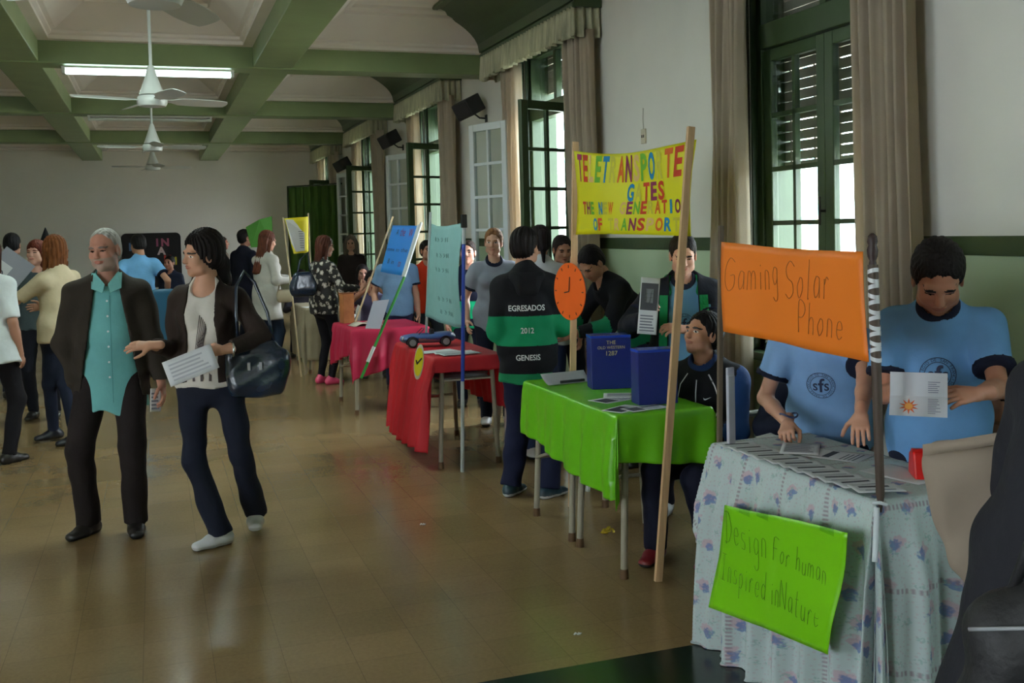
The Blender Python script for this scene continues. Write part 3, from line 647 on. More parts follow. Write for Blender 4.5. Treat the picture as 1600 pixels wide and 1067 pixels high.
for wi, wy in enumerate(WINS):
    pos = 'nearest the far wall' if wi == 4 else ('behind the green clad table stand' if 0 else '')
    nm = {0: 'beside the tall green window nearest the camera', 1: 'of the window behind the yellow banner', 2: 'of the window behind the pale teal sign', 3: 'of the window behind the blue sign', 4: 'of the last window by the far wall', 5: '', 6: ''}[wi]
    if wi < 5:
        c = curtain(wy-(1.0, 1.3, 1.3, 1.3, 1.3)[wi], wy-(.6, .86, .8, .75, .7)[wi], .12, 3.24, .045, 5, wi); tag(c, 'beige floor length curtain, right hand one ' + nm, 'curtain')
        c = curtain(wy+.47 if wi == 0 else wy+.36, wy+.82, .12, 3.24, .045, 4.5, wi+9, .3); tag(c, 'beige floor length curtain, left hand one ' + nm, 'curtain')
        # green pelmet cove with gathered valance
        t = empty('pelmet', (0, 0, 0), 0, 'dark green pelmet cove with gathered striped valance ' + nm.replace('of the', 'over the').replace('beside', 'over'), 'pelmet', None)
        y0, y1 = wy-1.24, wy+1.25; xf = WALL_X-.24; pr = [(WALL_X, 3.42), (xf, 3.42), (xf, 3.47)]
        for q in range(9):
            f_ = q/8; pr.append((xf-.02-.43*f_**1.6, 3.47+.40*f_**.75))
        pr += [(xf-.50, 3.87), (xf-.50, CZ+.05), (WALL_X, CZ+.05)]
        mm = MB(); mm.prism(pr, 1, y0, y1); bb = mm.build('cove', dgreen_m, t, bevel=.004)
        mm = MB(); mm.box(xf-.54, xf-.48, y0-.02, y1+.02, 3.86, CZ-.0); mm.box(xf-.02, xf+.02, y0-.0, y1+.0, 3.41, 3.455); mm.build('moulding', dgreen_m, t, bevel=.01)
        mm = MB(); L = [(WALL_X-.01, y0+.02), (xf-.02, y0+.02), (xf-.02, y1-.02), (WALL_X-.01, y1-.02)]; seg = [math.dist(L[i], L[i+1]) for i in range(3)]; tot = sum(seg)
        def vf_(u, v):
            d = u*tot; i = 0
            while i < 2 and d > seg[i]: d -= seg[i]; i += 1
            p = Vector(L[i]).lerp(Vector(L[i+1]), min(1, d/seg[i])); e = (Vector(L[i+1])-Vector(L[i])).normalized(); nn_ = Vector((e[1], -e[0])) if i != 1 else Vector((-1, 0))
            if i == 0: nn_ = Vector((0, -1))
            if i == 2: nn_ = Vector((0, 1))
            a_ = (.012+.02*v)*math.sin(u*tot*2*math.pi/.075+.9*math.sin(u*31)); 
            return (p[0]+nn_[0]*(a_-.0), p[1]+nn_[1]*a_, 3.42-(.235+.012*math.sin(u*150))*v)
        mm.sheet(vf_, 420, 6); mm.build('valance', val_m, t, smooth=2, solid=.002, fix=False)
# ------------------------------------------------------------------ outside
def _mosaic():
    m = bpy.data.materials.new('mosaic_wall'); m.use_nodes = True; N, L = nodes(m); b = N['Principled BSDF']; b.inputs['Roughness'].default_value = .5
    g = N.new('ShaderNodeNewGeometry'); mp = N.new('ShaderNodeVectorMath'); mp.operation = 'SCALE'; mp.inputs['Scale'].default_value = 9; L.new(g.outputs['Position'], mp.inputs[0])
    fl = N.new('ShaderNodeVectorMath'); fl.operation = 'FLOOR'; L.new(mp.outputs[0], fl.inputs[0])
    wn = N.new('ShaderNodeTexWhiteNoise'); L.new(fl.outputs[0], wn.inputs[0]); cr = N.new('ShaderNodeValToRGB'); L.new(wn.outputs[0], cr.inputs[0])
    e = cr.color_ramp.elements; e[0].color = rgb(60, 120, 135); e[1].color = rgb(250, 250, 245)
    for p, c in ((.18, rgb(120, 165, 172)), (.4, rgb(190, 212, 208)), (.6, rgb(225, 232, 226)), (.8, rgb(205, 200, 160))): x = e.new(p); x.color = c
    L.new(cr.outputs[0], b.inputs['Base Color']); return m
m = MB(); m.box(12, 12.5, 16.6, 90, -2, 9); tag(m.build('mosaic_building', _mosaic()), 'building faced in pale blue mosaic tiles seen through the windows', 'building')
m = MB(); m.box(WALL_X+.36, 40, -12, 60, -.4, -.3); struct(m.build('ground', mat('pale_paving', rgb(200, 196, 186), .8, .1, 3))).name = 'ground'
# ------------------------------------------------------------------ ceiling fans, lights, speakers
fan_m = mat('white_enamel', rgb(200, 204, 200), .35)
def fan(x, y, z, a0, label):
    t = empty('ceiling_fan', (x, y, z), 0, label, 'ceiling fan', 'white ceiling fans on long rods')
    m = MB(); m.tube([(0, 0, .15), (0, 0, BZ+.6-z-.001)], .013, 10); m.build('rod', fan_m, t, smooth=True)
    m = MB(); m.lathe([(.018, .30), (.024, .29), (.05, .20), (.085, .10), (.095, .075), (.06, .07)], seg=28); m.build('canopy', fan_m, t, smooth=True)
    m = MB(); m.lathe([(.02, .07), (.10, .065), (.112, .045), (.112, .01), (.10, -.012), (.03, -.016)], seg=32); m.build('motor_housing', fan_m, t, smooth=True)
    m = MB(); m.lathe([(.05, BZ+.59-z-.05), (.05, BZ+.59-z)], seg=20); m.build('ceiling_cup', fan_m, t, smooth=True)
    for k in range(4):
        c, s_ = math.cos(a0+k*math.pi/2), math.sin(a0+k*math.pi/2); m = MB()
        def P(r, w, dz): return (c*r-s_*w, s_*r+c*w, .035+dz)
        vs = []; prof = [(.09, .02), (.16, .03), (.22, .062), (.34, .068), (.50, .062), (.585, .05), (.60, .02)]
        for r, w in prof:
            for sg in (-1, 1):
                dz = -.28*sg*w-.0*r
                vs += [P(r, sg*w, dz+.002), P(r, sg*w, dz-.002)]
        fs = []
        for i in range(len(prof)-1):
            b = i*4; fs += [(b, b+2, b+6, b+4), (b+1, b+5, b+7, b+3), (b, b+4, b+5, b+1), (b+2, b+3, b+7, b+6)]
        fs += [(0, 1, 3, 2), (24, 26, 27, 25)]
        m.add(vs, fs); m.build('blade', fan_m, t)
fan(.04, 4.35, 2.575, R(66), 'white ceiling fan nearest the camera, only its blades showing at the top edge')
fan(.03, 8.4, 2.67, .33, 'white four blade ceiling fan in front of the lit fluorescent tube')
fan(.03, 12.6, 2.67, .12, 'white ceiling fan below the unlit lamp fitting, second from the far wall')
fan(.03, 16.8, 2.72, .22, 'small looking ceiling fan hanging before the plain far wall, furthest one')
def lamp(y, lit, label):
    t = empty('fluorescent_lamp', (.03, y, BZ-.012), 0, label, 'ceiling lamp')
    m = MB(); m.box(-.80, .80, -.06, .06, -.005, .014); m.build('batten', cm(214, 214, 208, .4, 'plastic'), t, bevel=.004)
    for yy in (-.035, .035):
        m = MB(); m.tube([(-.765, yy, -.036), (.765, yy, -.036)], .017, 14); m.build('tube', tube_on if lit else cm(216, 222, 216, .3, 'plastic'), t, smooth=True)
    for xx in (-.78, .78): m = MB(); m.box(xx-.015, xx+.015, -.06, .06, -.058, -.004); m.build('lamp_holder', cm(200, 204, 200, .4, 'plastic'), t, bevel=.003)
    if lit:
        L = bpy.data.lights.new('tube_light', 'AREA'); L.shape = 'RECTANGLE'; L.size = 1.5; L.size_y = .1; L.energy = 55; L.color = (.82, 1, .93)
        o = bpy.data.objects.new('tube_light', L); COL.objects.link(o); o.parent = t; o.location = (0, 0, -.062)
lamp(6.98, True, 'lit twin fluorescent lamp above the camera side of the room, out of the picture')
lamp(10.74, True, 'lit white twin fluorescent tube lamp under the green beam')
lamp(14.84, False, 'unlit fluorescent lamp fitting under the second green beam')
for (y, z, lab, s_) in ((10.75, 2.93, 'black wall speaker nearest, above the white casement', 1.0), (14.72, 2.95, 'black wall speaker in the middle of the wall row, above the second white casement', 1.0), (18.7, 2.86, 'black wall speaker furthest away, left of the striped curtains', 1.0)):
    t = empty('wall_speaker', (WALL_X, y, z), 0, lab, 'speaker', 'black speakers on the window wall')
    T = Matrix.Rotation(R(-28), 4, 'Y') @ Matrix.Rotation(R(18), 4, 'Z'); T = Matrix.Translation((-.20, .02, .06)) @ T
    m = MB(); m.box(-.10, .10, -.15, .15, -.095, .095, T=T); m.build('cabinet', mat('black_plastic', rgb(22, 21, 22), .5, .1, 40), t, bevel=.012)
    m = MB(); m.box(-.108, -.10, -.135, .135, -.08, .08, T=T); m.build('grille', mat('speaker_grille', rgb(30, 28, 30), .8, .4, 160, .5, 260), t, bevel=.004)
    m = MB(); m.tube([(0, 0, -.06), (-.08, 0, -.055), (-.15, .01, 0)], .010, 8); m.box(-.012, 0, -.03, .03, -.1, -.02); m.build('bracket', cm(26, 26, 26, .5, 'metal_dark'), t)
t = empty('wall_socket', (WALL_X, 6.945, 2.314), 0, 'small cream wall socket with thin cable above the yellow banner', 'socket')
m = MB(); m.box(-.014, 0, -.035, .035, -.055, .055); m.build('plate', cm(196, 188, 164, .5, 'plastic'), t, bevel=.003)
m = MB(); m.box(-.017, -.013, -.02, -.008, -.01, .01); m.box(-.017, -.013, .008, .02, -.01, .01); m.build('slot', cm(60, 56, 50, .5, 'plastic'), t)
m = MB(); m.tube([(-.008, 0, .05), (-.009, .004, .13), (-.008, -.002, .21)], .003, 6); m.build('cable', cm(170, 165, 150, .5, 'plastic'), t)
# ------------------------------------------------------------------ furniture
leg_m = mat('beige_tube_metal', rgb(150, 142, 124), .45, .06, 9); tip_m = cm(92, 66, 40, .7, 'rubber'); desk_m = mat('desk_laminate', rgb(176, 168, 148), .45, .06, 7)
def desk(x0, x1, y0, y1, label, group=None, splay=.03, shelf=False, zt=.765):
    t = empty('school_desk', ((x0+x1)/2, (y0+y1)/2, 0), 0, label, 'table', group); hx, hy = (x1-x0)/2, (y1-y0)/2
    m = MB(); m.box(-hx, hx, -hy, hy, zt-.025, zt); m.build('desktop', desk_m, t, bevel=.006)
    m = MB()
    for sx in (-1, 1): m.box(sx*(hx-.04)-.012, sx*(hx-.04)+.012, -hy+.04, hy-.04, zt-.075, zt-.027)
    for sy in (-1, 1): m.box(-hx+.04, hx-.04, sy*(hy-.04)-.012, sy*(hy-.04)+.012, zt-.075, zt-.027)
    m.build('apron', leg_m, t)
    for sx in (-1, 1):
        for sy in (-1, 1):
            a = (sx*(hx-.05), sy*(hy-.05), zt-.03); b = (sx*(hx-.05+splay), sy*(hy-.045+splay*.4), .03)
            m = MB(); m.tube([a, b], .0165, 12); l = m.build('leg', leg_m, t, smooth=True)
            m = MB(); m.tube([(b[0], b[1], .045), (b[0], b[1], .0)], [.0195, .021], 12); m.build('rubber_foot', tip_m, l, smooth=True)
    m = MB(); m.tube([(-hx+.03, hy-.04, .34), (hx-.03, hy-.04, .34)], .010, 8); m.tube([(-hx+.04, -hy+.05, .50), (-hx+.02, hy-.05, .34)], .009, 8); m.build('stretcher', leg_m, t, smooth=True)
    if shelf: m = MB(); m.box(-hx+.05, hx-.05, -hy+.04, hy-.04, .60, .612); m.build('shelf', desk_m, t)
    return t
chair_m = mat('white_plastic', rgb(196, 196, 188), .4, .03, 5)
def chair_at(x, y, rz, label, m_=None, tall=.86):
    m_ = m_ or chair_m; t = empty('plastic_chair', (x, y, 0), rz, label, 'chair')
    m = MB()
    def seat(u, v):
        a = (u-.5); b = (v-.5); return (a*.44, b*.43, .44-.02*math.cos(a*2.6)*math.cos(b*2)-.0+.03*(abs(a)*2)**4)
    m.sheet(seat, 14, 12); m.build('seat', m_, t, smooth=2, solid=.012, fix=False)
    m = MB()
    def back(u, v):
        a = u-.5; w = .44-.07*v**2; return (a*w*(1-.15*(v**6)), -.205-.10*v-.02*(1-4*a*a)+.03, .44+(tall-.44)*v-.05*(abs(a)*2)**5*v**2)
    m.sheet(back, 14, 14); m.build('backrest', m_, t, smooth=2, solid=.014, fix=False)
    for sx in (-1, 1):
        for sy in (-1, 1):
            m = MB(); m.tube([(sx*.19, sy*.19, .43), (sx*.225, sy*.225+(-.03 if sy < 0 else 0), 0)], [.024, .016], 8); m.build('leg', m_, t, smooth=True)
        m = MB(); m.tube([(sx*.21, .16, .44), (sx*.235, .12, .62), (sx*.235, -.05, .645), (sx*.21, -.20, .66)], .016, 8); m.build('armrest', m_, t, smooth=True)
    return t
def cloth(name, x0, x1, y0, y1, z, ov, mtl, label, seed=0, rot=0, shift=(0, 0), ripple=.02, nf=7, n=90, lumps=.004, fall=.0, floor=.004, group=None, wob=.03, thick=.002):
    """a sheet laid on the table rectangle; ov = overhang (x-, x+, y-, y+)"""
    r_ = random.Random(seed); ph = [r_.uniform(0, 6.28) for _ in range(8)]; cx, cy = (x0+x1)/2, (y0+y1)/2; ca, sa = math.cos(rot), math.sin(rot)
    sx0, sx1, sy0, sy1 = x0-ov[0], x1+ov[1], y0-ov[2], y1+ov[3]; uv = []
    def fn(u, v):
        X = sx0+(sx1-sx0)*u; Y = sy0+(sy1-sy0)*v; uv.append((X, Y))
        X, Y = cx+shift[0]+(X-cx)*ca-(Y-cy)*sa, cy+shift[1]+(X-cx)*sa+(Y-cy)*ca
        qx, qy = min(max(X, x0), x1), min(max(Y, y0), y1); ex, ey = X-qx, Y-qy; d = math.hypot(ex, ey)
        if d < 1e-6: return (X, Y, z+lumps*(math.sin(9*X+ph[0])*math.sin(11*Y+ph[1])+1)*.5+.001)
        ux, uy = ex/d, ey/d; par = (qx-qy)*1.0+math.atan2(uy, ux)*.22
        k_ = min(1, d/.25); rp = ripple*k_*(math.sin(par*2*math.pi*nf/1.2+ph[2]+1.5*math.sin(par*5+ph[3]))+.4*math.sin(par*2*math.pi*nf*1.9+ph[4]+d*3))+fall*d
        rp += .012*(1-math.exp(-d/.02))+wob*.5*k_*(1+math.sin(3.1*par+ph[5]+2*d)); bend = min(d, .012)
        dz = max(floor+.001*math.sin(40*par), z-(d-bend*.4)*(1-.03*math.sin(par*4+ph[6])))
        over = max(0, floor+.001-(z-d)); rp += over*.6
        return (qx+ux*rp, qy+uy*rp, dz)
    m = MB(); m.sheet(fn, n, n); o = m.build(name, mtl, None, smooth=2, solid=thick, fix=False); uvize(o, uv)
    return tag(o, label, 'tablecloth', group)
green_sheet = mat('green_plastic_sheet', rgb(112, 196, 28), .28, .05, 3, 1.0, 5, spec=.6, trans=.22)
red_sheet = mat('red_fabric_sheet', rgb(204, 30, 44), .6, .07, 5, .3, 9, trans=.25)
pink_sheet = mat('crimson_fabric_sheet', rgb(196, 34, 74), .5, .07, 5, .3, 9, trans=.3)
desk(1.99, 2.46, 4.25, 4.84, 'near school desk under the lime green cover', 'desks of the green covered stand')
desk(1.99, 2.46, 4.88, 5.47, 'far school desk under the lime green cover', 'desks of the green covered stand')
cloth('green_table_cover', 1.97, 2.465, 4.24, 5.48, .772, (.33, .17, .24, .12), green_sheet, 'crumpled lime green plastic cover over the desks with the blue boxes', 3, R(-4), (-.02, 0), .016, 4, 110, .003, wob=.02)
desk(1.80, 2.26, 6.78, 7.90, 'school desk under the bright red cover, paper on its shelf', None, shelf=True)
cloth('red_table_cover', 1.78, 2.28, 6.76, 7.92, .772, (.66, .42, .10, .1), red_sheet, 'bright red cloth cover hanging low from the toy car stand', 8, R(0), (0, 0), .02, 5, 100, .003, fall=.12)
desk(1.66, 2.34, 9.15, 10.05, 'school desk under the crimson cover by the blue sign')
cloth('crimson_table_cover', 1.64, 2.36, 9.13, 10.07, .772, (.30, .25, .34, .12), pink_sheet, 'crimson cloth cover with pointed hanging corner on the desk by the blue sign', 5, R(14), (0, 0), .02, 4, 90, .006)
desk(1.68, 2.08, 12.2, 13.3, 'low looking desk behind the woman in the floral blouse')
cloth('beige_table_cover', 1.66, 2.10, 12.18, 13.32, .772, (.62, .1, .6, .1), mat('beige_cloth', rgb(158, 146, 122), .8, .08, 6, .2, 30), 'beige cloth cover on the desk below the yellow poster', 6, 0, (0, 0), .02, 5, 60)
desk(2.08, 2.47, 2.60, 3.50, 'school desk under the flowered tablecloth nearest the camera', splay=.02)
def _flower():
    m = bpy.data.materials.new('flowered_cotton'); m.use_nodes = True; N, L = nodes(m); b = N['Principled BSDF']; b.inputs['Roughness'].default_value = .85; b.inputs['Specular IOR Level'].default_value = .2
    uv = N.new('ShaderNodeUVMap'); 
    def vor(sc, r0, r1, w, off):
        mp = N.new('ShaderNodeMapping'); mp.inputs['Scale'].default_value = (sc, sc, 1); mp.inputs['Location'].default_value = off; L.new(uv.outputs[0], mp.inputs[0])
        nz = N.new('ShaderNodeTexNoise'); nz.inputs['Scale'].default_value = 5; nz.inputs['Detail'].default_value = 2; L.new(mp.outputs[0], nz.inputs['Vector'])
        md = N.new('ShaderNodeVectorMath'); md.operation = 'MULTIPLY_ADD'; md.inputs[1].default_value = (w, w, 0); L.new(nz.outputs[1], md.inputs[0]); L.new(mp.outputs[0], md.inputs[2])
        v = N.new('ShaderNodeTexVoronoi'); v.inputs['Scale'].default_value = 1; v.inputs['Randomness'].default_value = .65; v.voronoi_dimensions = '2D'; L.new(md.outputs[0], v.inputs['Vector'])
        r = N.new('ShaderNodeMapRange'); r.inputs[1].default_value = r0; r.inputs[2].default_value = r1; r.inputs[3].default_value = 1; r.inputs[4].default_value = 0; L.new(v.outputs['Distance'], r.inputs[0]); return r
    cur = None
    def over(prev, fac, col, amt):
        mu = N.new('ShaderNodeMath'); mu.operation = 'MULTIPLY'; mu.inputs[1].default_value = amt; L.new(fac.outputs[0], mu.inputs[0])
        mx = N.new('ShaderNodeMix'); mx.data_type = 'RGBA'; L.new(mu.outputs[0], mx.inputs[0]); mx.inputs[7].default_value = col
        if prev is None: mx.inputs[6].default_value = rgb(196, 208, 206)
        else: L.new(prev.outputs[2], mx.inputs[6])
        return mx
    c = over(None, vor(9.5, .17, .23, .5, (.3, .1, 0)), rgb(206, 160, 176), .6); c = over(c, vor(9.5, .13, .19, .5, (.42, .17, 0)), rgb(84, 118, 174), .75)
    c = over(c, vor(15, .08, .14, 1.2, (.7, .4, 0)), rgb(140, 176, 170), .6); c = over(c, vor(60, .12, .22, .3, (0, 0, 0)), rgb(190, 160, 168), .35)
    wv = N.new('ShaderNodeTexWave'); wv.bands_direction = 'Y'; wv.inputs['Scale'].default_value = 1.3; wv.inputs['Distortion'].default_value = 0; L.new(uv.outputs[0], wv.inputs[0])
    r = N.new('ShaderNodeMapRange'); r.inputs[1].default_value = .985; r.inputs[2].default_value = .995; L.new(wv.outputs[0], r.inputs[0])
    wx = N.new('ShaderNodeTexWave'); wx.bands_direction = 'X'; wx.inputs['Scale'].default_value = 22; L.new(uv.outputs[0], wx.inputs[0])
    mm = N.new('ShaderNodeMath'); mm.operation = 'MULTIPLY'; L.new(r.outputs[0], mm.inputs[0]); L.new(wx.outputs[0], mm.inputs[1]); c = over(c, mm, rgb(150, 130, 140), .8)
    L.new(c.outputs[2], b.inputs['Base Color'])
    t = N.new('ShaderNodeBsdfTranslucent'); L.new(c.outputs[2], t.inputs[0]); ms = N.new('ShaderNodeMixShader'); ms.inputs[0].default_value = .15
    L.new(b.outputs[0], ms.inputs[1]); L.new(t.outputs[0], ms.inputs[2]); L.new(ms.outputs[0], N['Material Output'].inputs[0]); return m
flower_m = _flower()
cloth('flowered_tablecloth', 2.05, 2.50, 2.56, 3.53, .774, (.78, .10, .62, .25), flower_m, 'pale blue flowered tablecloth hanging to the floor on the nearest stand', 12, R(0), (0, 0), .028, 7, 150, .003, fall=.05, wob=.035)
# chairs
chair_at(2.70, 7.42, R(80), 'white plastic chair between the red stand and the boy in the striped jacket')
chair_at(2.78, 5.95, R(70), 'white plastic chair behind the orange clock')
chair_at(2.80, 4.38, R(85), 'white plastic chair under the boy in the black zip jacket')
chair_at(3.02, 3.72, R(100), 'white plastic chair behind the boy hidden by the orange sign')
chair_at(3.1, 2.65, R(95), 'white plastic chair beside the boy reading the leaflet, near the wall')
chair_at(.08, 12.4, R(0), 'blue plastic chair behind the woman with the handbag', cm(38, 92, 122, .45, 'plastic'), 1.08)
# ------------------------------------------------------------------ paper goods
def paper(name, c, w, h, rot, label, cat='paper', col=(222, 224, 226), marks=(), parent_group=None, tilt=None, z=None, thick=.0012, curl=.0):
    """a sheet lying flat (or tilted by matrix) with printed marks: (x0,x1,y0,y1,colour) in fractions"""
    o = empty(name, c, rot, label, cat, parent_group)
    if tilt: o.rotation_euler = tilt
    m = MB(); m.sheet(lambda u, v: ((u-.5)*w, (v-.5)*h, thick/2+curl*(4*(u-.5)**2)), 10, 4); m.build('sheet', cm(*col, .7, 'paper'), o, smooth=2, solid=thick, fix=False)
    if marks:
        by = {}
        for x0, x1, y0, y1, c_ in marks: by.setdefault(c_, []).append((x0, x1, y0, y1))
        for c_, L in by.items():
            m = MB()
            for x0, x1, y0, y1 in L:
                a = (x0-.5)*w; b = (x1-.5)*w; n = 4
                m.sheet(lambda u, v: (a+(b-a)*u, ((y0+(y1-y0)*v)-.5)*h, thick+.0008+curl*(4*((a+(b-a)*u)/w)**2)), n, 1)
            m.build('print', cm(*c_, .6, 'ink'), o, fix=False)
    return o
def lines(x0, x1, y0, y1, n, col=(120, 124, 136), seed=0):
    r_ = random.Random(seed); s_ = (y1-y0)/n
    return [(x0, x0+(x1-x0)*r_.uniform(.7, 1), y0+i*s_, y0+i*s_+s_*.45, col) for i in range(n)]
ZT = .776
G = 'printed leaflets on the green stand'
paper('leaflet', (2.13, 4.64, ZT), .20, .14, R(20), 'printed leaflet with dark photo in front of the far blue box', 'leaflet', marks=[(.05, .5, .15, .8, (38, 44, 58))]+lines(.55, .95, .15, .9, 6))
paper('leaflet', (2.23, 4.72, ZT+.003), .20, .14, R(-25), 'printed leaflet overlapping on the left of the near blue box', 'leaflet', marks=[(.1, .9, .5, .62, (60, 70, 84)), (.1, .7, .25, .35, (60, 70, 84))]+lines(.1, .9, .7, .95, 2))
paper('leaflet', (2.07, 4.38, ZT), .20, .12, R(30), 'dark printed leaflet at the near left corner of the green stand', 'leaflet', marks=[(.05, .7, .1, .9, (40, 46, 58))])
paper('leaflet', (2.16, 4.335, ZT+.003), .21, .11, R(10), 'printed leaflet in front of the near blue box', 'leaflet', marks=[(.05, .4, .15, .85, (52, 58, 66)), (.45, .95, .55, .85, (90, 98, 104))]+lines(.45, .95, .15, .5, 3))
t = empty('paper_stand', (2.15, 5.28, ZT), R(8), 'folded grey card lying by the pole at the far end of the green stand', 'card')
m = MB(); m.sheet(lambda u, v: (-.14+.28*u, -.05+.10*v, .004+.05*v*v), 8, 6); m.build('card_face', cm(168, 172, 174, .6, 'paper'), t, smooth=2, solid=.002, fix=False)
m = MB(); m.box(-.06, .09, -.045, -.03, .006, .020); m.build('dark_slot', cm(28, 30, 34, .6, 'ink'), t)
def box(x, y, rz, w, d, h, label, text=False):
    t = empty('blue_box', (x, y, ZT), rz, label, 'box'); bm_ = mat('blue_metallic_card', rgb(28, 38, 112), .35, .08, 3, .15, 8, spec=.6)
    m = MB(); T = .004
    for a in ((-w/2, w/2, -d/2, -d/2+T), (-w/2, w/2, d/2-T, d/2), (-w/2, -w/2+T, -d/2+T, d/2-T), (w/2-T, w/2, -d/2+T, d/2-T)): m.box(a[0], a[1], a[2], a[3], 0, h)
    m.box(-w/2, w/2, -d/2, d/2, h-.004, h); m.build('box_body', bm_, t, bevel=.003)
    m = MB(); m.box(-w/2-.0015, w/2+.0015, -d/2-.0015, d/2+.0015, h-.012, h+.0015); m.build('top_tape', mat('blue_foil', rgb(40, 66, 160), .25, .05, 9), t, bevel=.002)
    if text:
        for i, (s_, sz, z) in enumerate((('THE', .028, h-.045), ('OLD WESTERN', .022, h-.07), ('1287', .034, h-.105))):
            vs, fs = textmesh(s_, sz, align='CENTER'); mm = MB(); mm.add([(v[0], -d/2-.003, v[1]+z) for v in vs], fs); mm.build('gold_lettering', cm(190, 176, 120, .5, 'ink'), t, fix=False)
box(2.29, 5.02, R(-12), .215, .13, .285, 'blue box with small gold lettering, further one on the green stand', True)
box(2.28, 4.47, R(-6), .20, .11, .265, 'plain dark blue box, nearer one on the green stand')
# ------------------------------------------------------------------ poles and signs
pole_m = mat('raw_pine', rgb(196, 160, 118), .6, .15, 6, .1, 40, stretch=(8, 8, .6))
m = MB(); m.bar((2.262, 5.53, 0), (2.34, 5.53, 2.14), .036, .02, (0, 1, 0)); tag(m.build('wooden_pole', pole_m, bevel=.002), 'pale wooden pole holding the left edge of the yellow banner', 'pole')
m = MB(); m.bar((2.135, 4.185, 0), (2.358, 4.205, 2.09), .036, .02, (0, 1, 0)); tag(m.build('wooden_pole', pole_m, bevel=.002), 'pale wooden pole before the green stand, holding the yellow banner on the right', 'pole')
ban = empty('yellow_banner', (0, 0, 0), 0, 'yellow banner with multicoloured capital letters reading TELETRANSPORTE GATES', 'sign')
A0, A1 = Vector((2.325, 5.52, 1.60)), Vector((2.325, 5.50, 2.085)); B0, B1 = Vector((2.335, 4.19, 1.585)), Vector((2.372, 4.19, 2.03))
def banp(u, v, o_=0.):
    p = A0.lerp(A1, v).lerp(B0.lerp(B1, v), u); sag = -.045*math.sin(math.pi*u)*(v-.15)
    if u > .93: o_ -= 0
    return Vector((p[0]-.02*math.sin(math.pi*u)+.012*math.sin(9*u+4*v)-o_, p[1], p[2]+sag))
m = MB(); m.sheet(lambda u, v: banp(u, v), 40, 14); m.build('banner_sheet', mat('yellow_poster_paper', rgb(226, 222, 22), .5, .03, 4, .1, 8, trans=.3), ban, smooth=2, solid=.001, fix=False)
PC = {'p': (150, 40, 90), 'r': (196, 66, 34), 'k': (226, 190, 120), 'g': (104, 170, 50), 'b': (30, 130, 180), 'y': (206, 200, 70), 'o': (212, 104, 34), 'm': (136, 48, 84), 'l': (230, 176, 120)}
def blockline(txt, cols_, u0, u1, v0, v1, slope=0.):
    n = len(txt)
    for i, (ch, c_) in enumerate(zip(txt, cols_)):
        if ch == ' ': continue
        vs, fs = textmesh(ch, 1.0, offset=.035); xs = [v[0] for v in vs]; ys = [v[1] for v in vs]; w = max(xs)-min(xs); hh = max(ys)-min(ys)
        du = (u1-u0)/n; f_ = .82 if ch != 'I' else .35
        mm = MB(); mm.add([banp(u0+du*(i+.5)+((v[0]-min(xs))/w-.5)*du*f_, v0+(v1-v0)*(v[1]-min(ys))/hh+slope*(i/n), .003) for v in vs], fs)
        mm.build('paper_letter', cm(*PC[c_], .6, 'paper'), ban, fix=False)
blockline('TELETRANSPORTE', 'prkgbyomkgbyor', .04, .945, .64, .97)
blockline('GATES', 'byrmr', .52, .82, .40, .62)
blockline('THE NEW GENERATION', 'rmg byo kmgryorbmk', .07, .99, .245, .40)
blockline('OF TRANSPORT', 'br ykgmrkoby', .19, .93, .045, .20)
# clock
ck = empty('orange_clock', (2.245, 5.44, 1.275), 0, 'orange paper clock face on the left banner pole', 'clock')
Tc = Matrix.Rotation(R(-80), 4, 'Z') @ Matrix.Rotation(R(90), 4, 'X')
m = MB(); m.lathe([(.001, -.003), (.165, -.003), (.165, .003), (.001, .003)], seg=48, T=Tc); m.build('dial', cm(238, 104, 30, .55, 'paper'), ck)
m = MB()
for k in range(12):
    a = R(30*k); m.bar(Tc @ Vector((.135*math.sin(a), .135*math.cos(a), .005)), Tc @ Vector((.152*math.sin(a), .152*math.cos(a), .005)), .006, .002, Tc.to_3x3() @ Vector((0, 0, 1)))
m.build('hour_mark', cm(110, 50, 20, .6, 'ink'), ck)
for nm, a, l in (('hour_hand', R(-100), .05), ('minute_hand', R(8), .085)):
    m = MB(); m.bar(Tc @ Vector((0, 0, .006)), Tc @ Vector((l*math.sin(a), l*math.cos(a), .006)), .006, .002, Tc.to_3x3() @ Vector((0, 0, 1))); m.build(nm, cm(50, 34, 24, .6, 'ink'), ck)
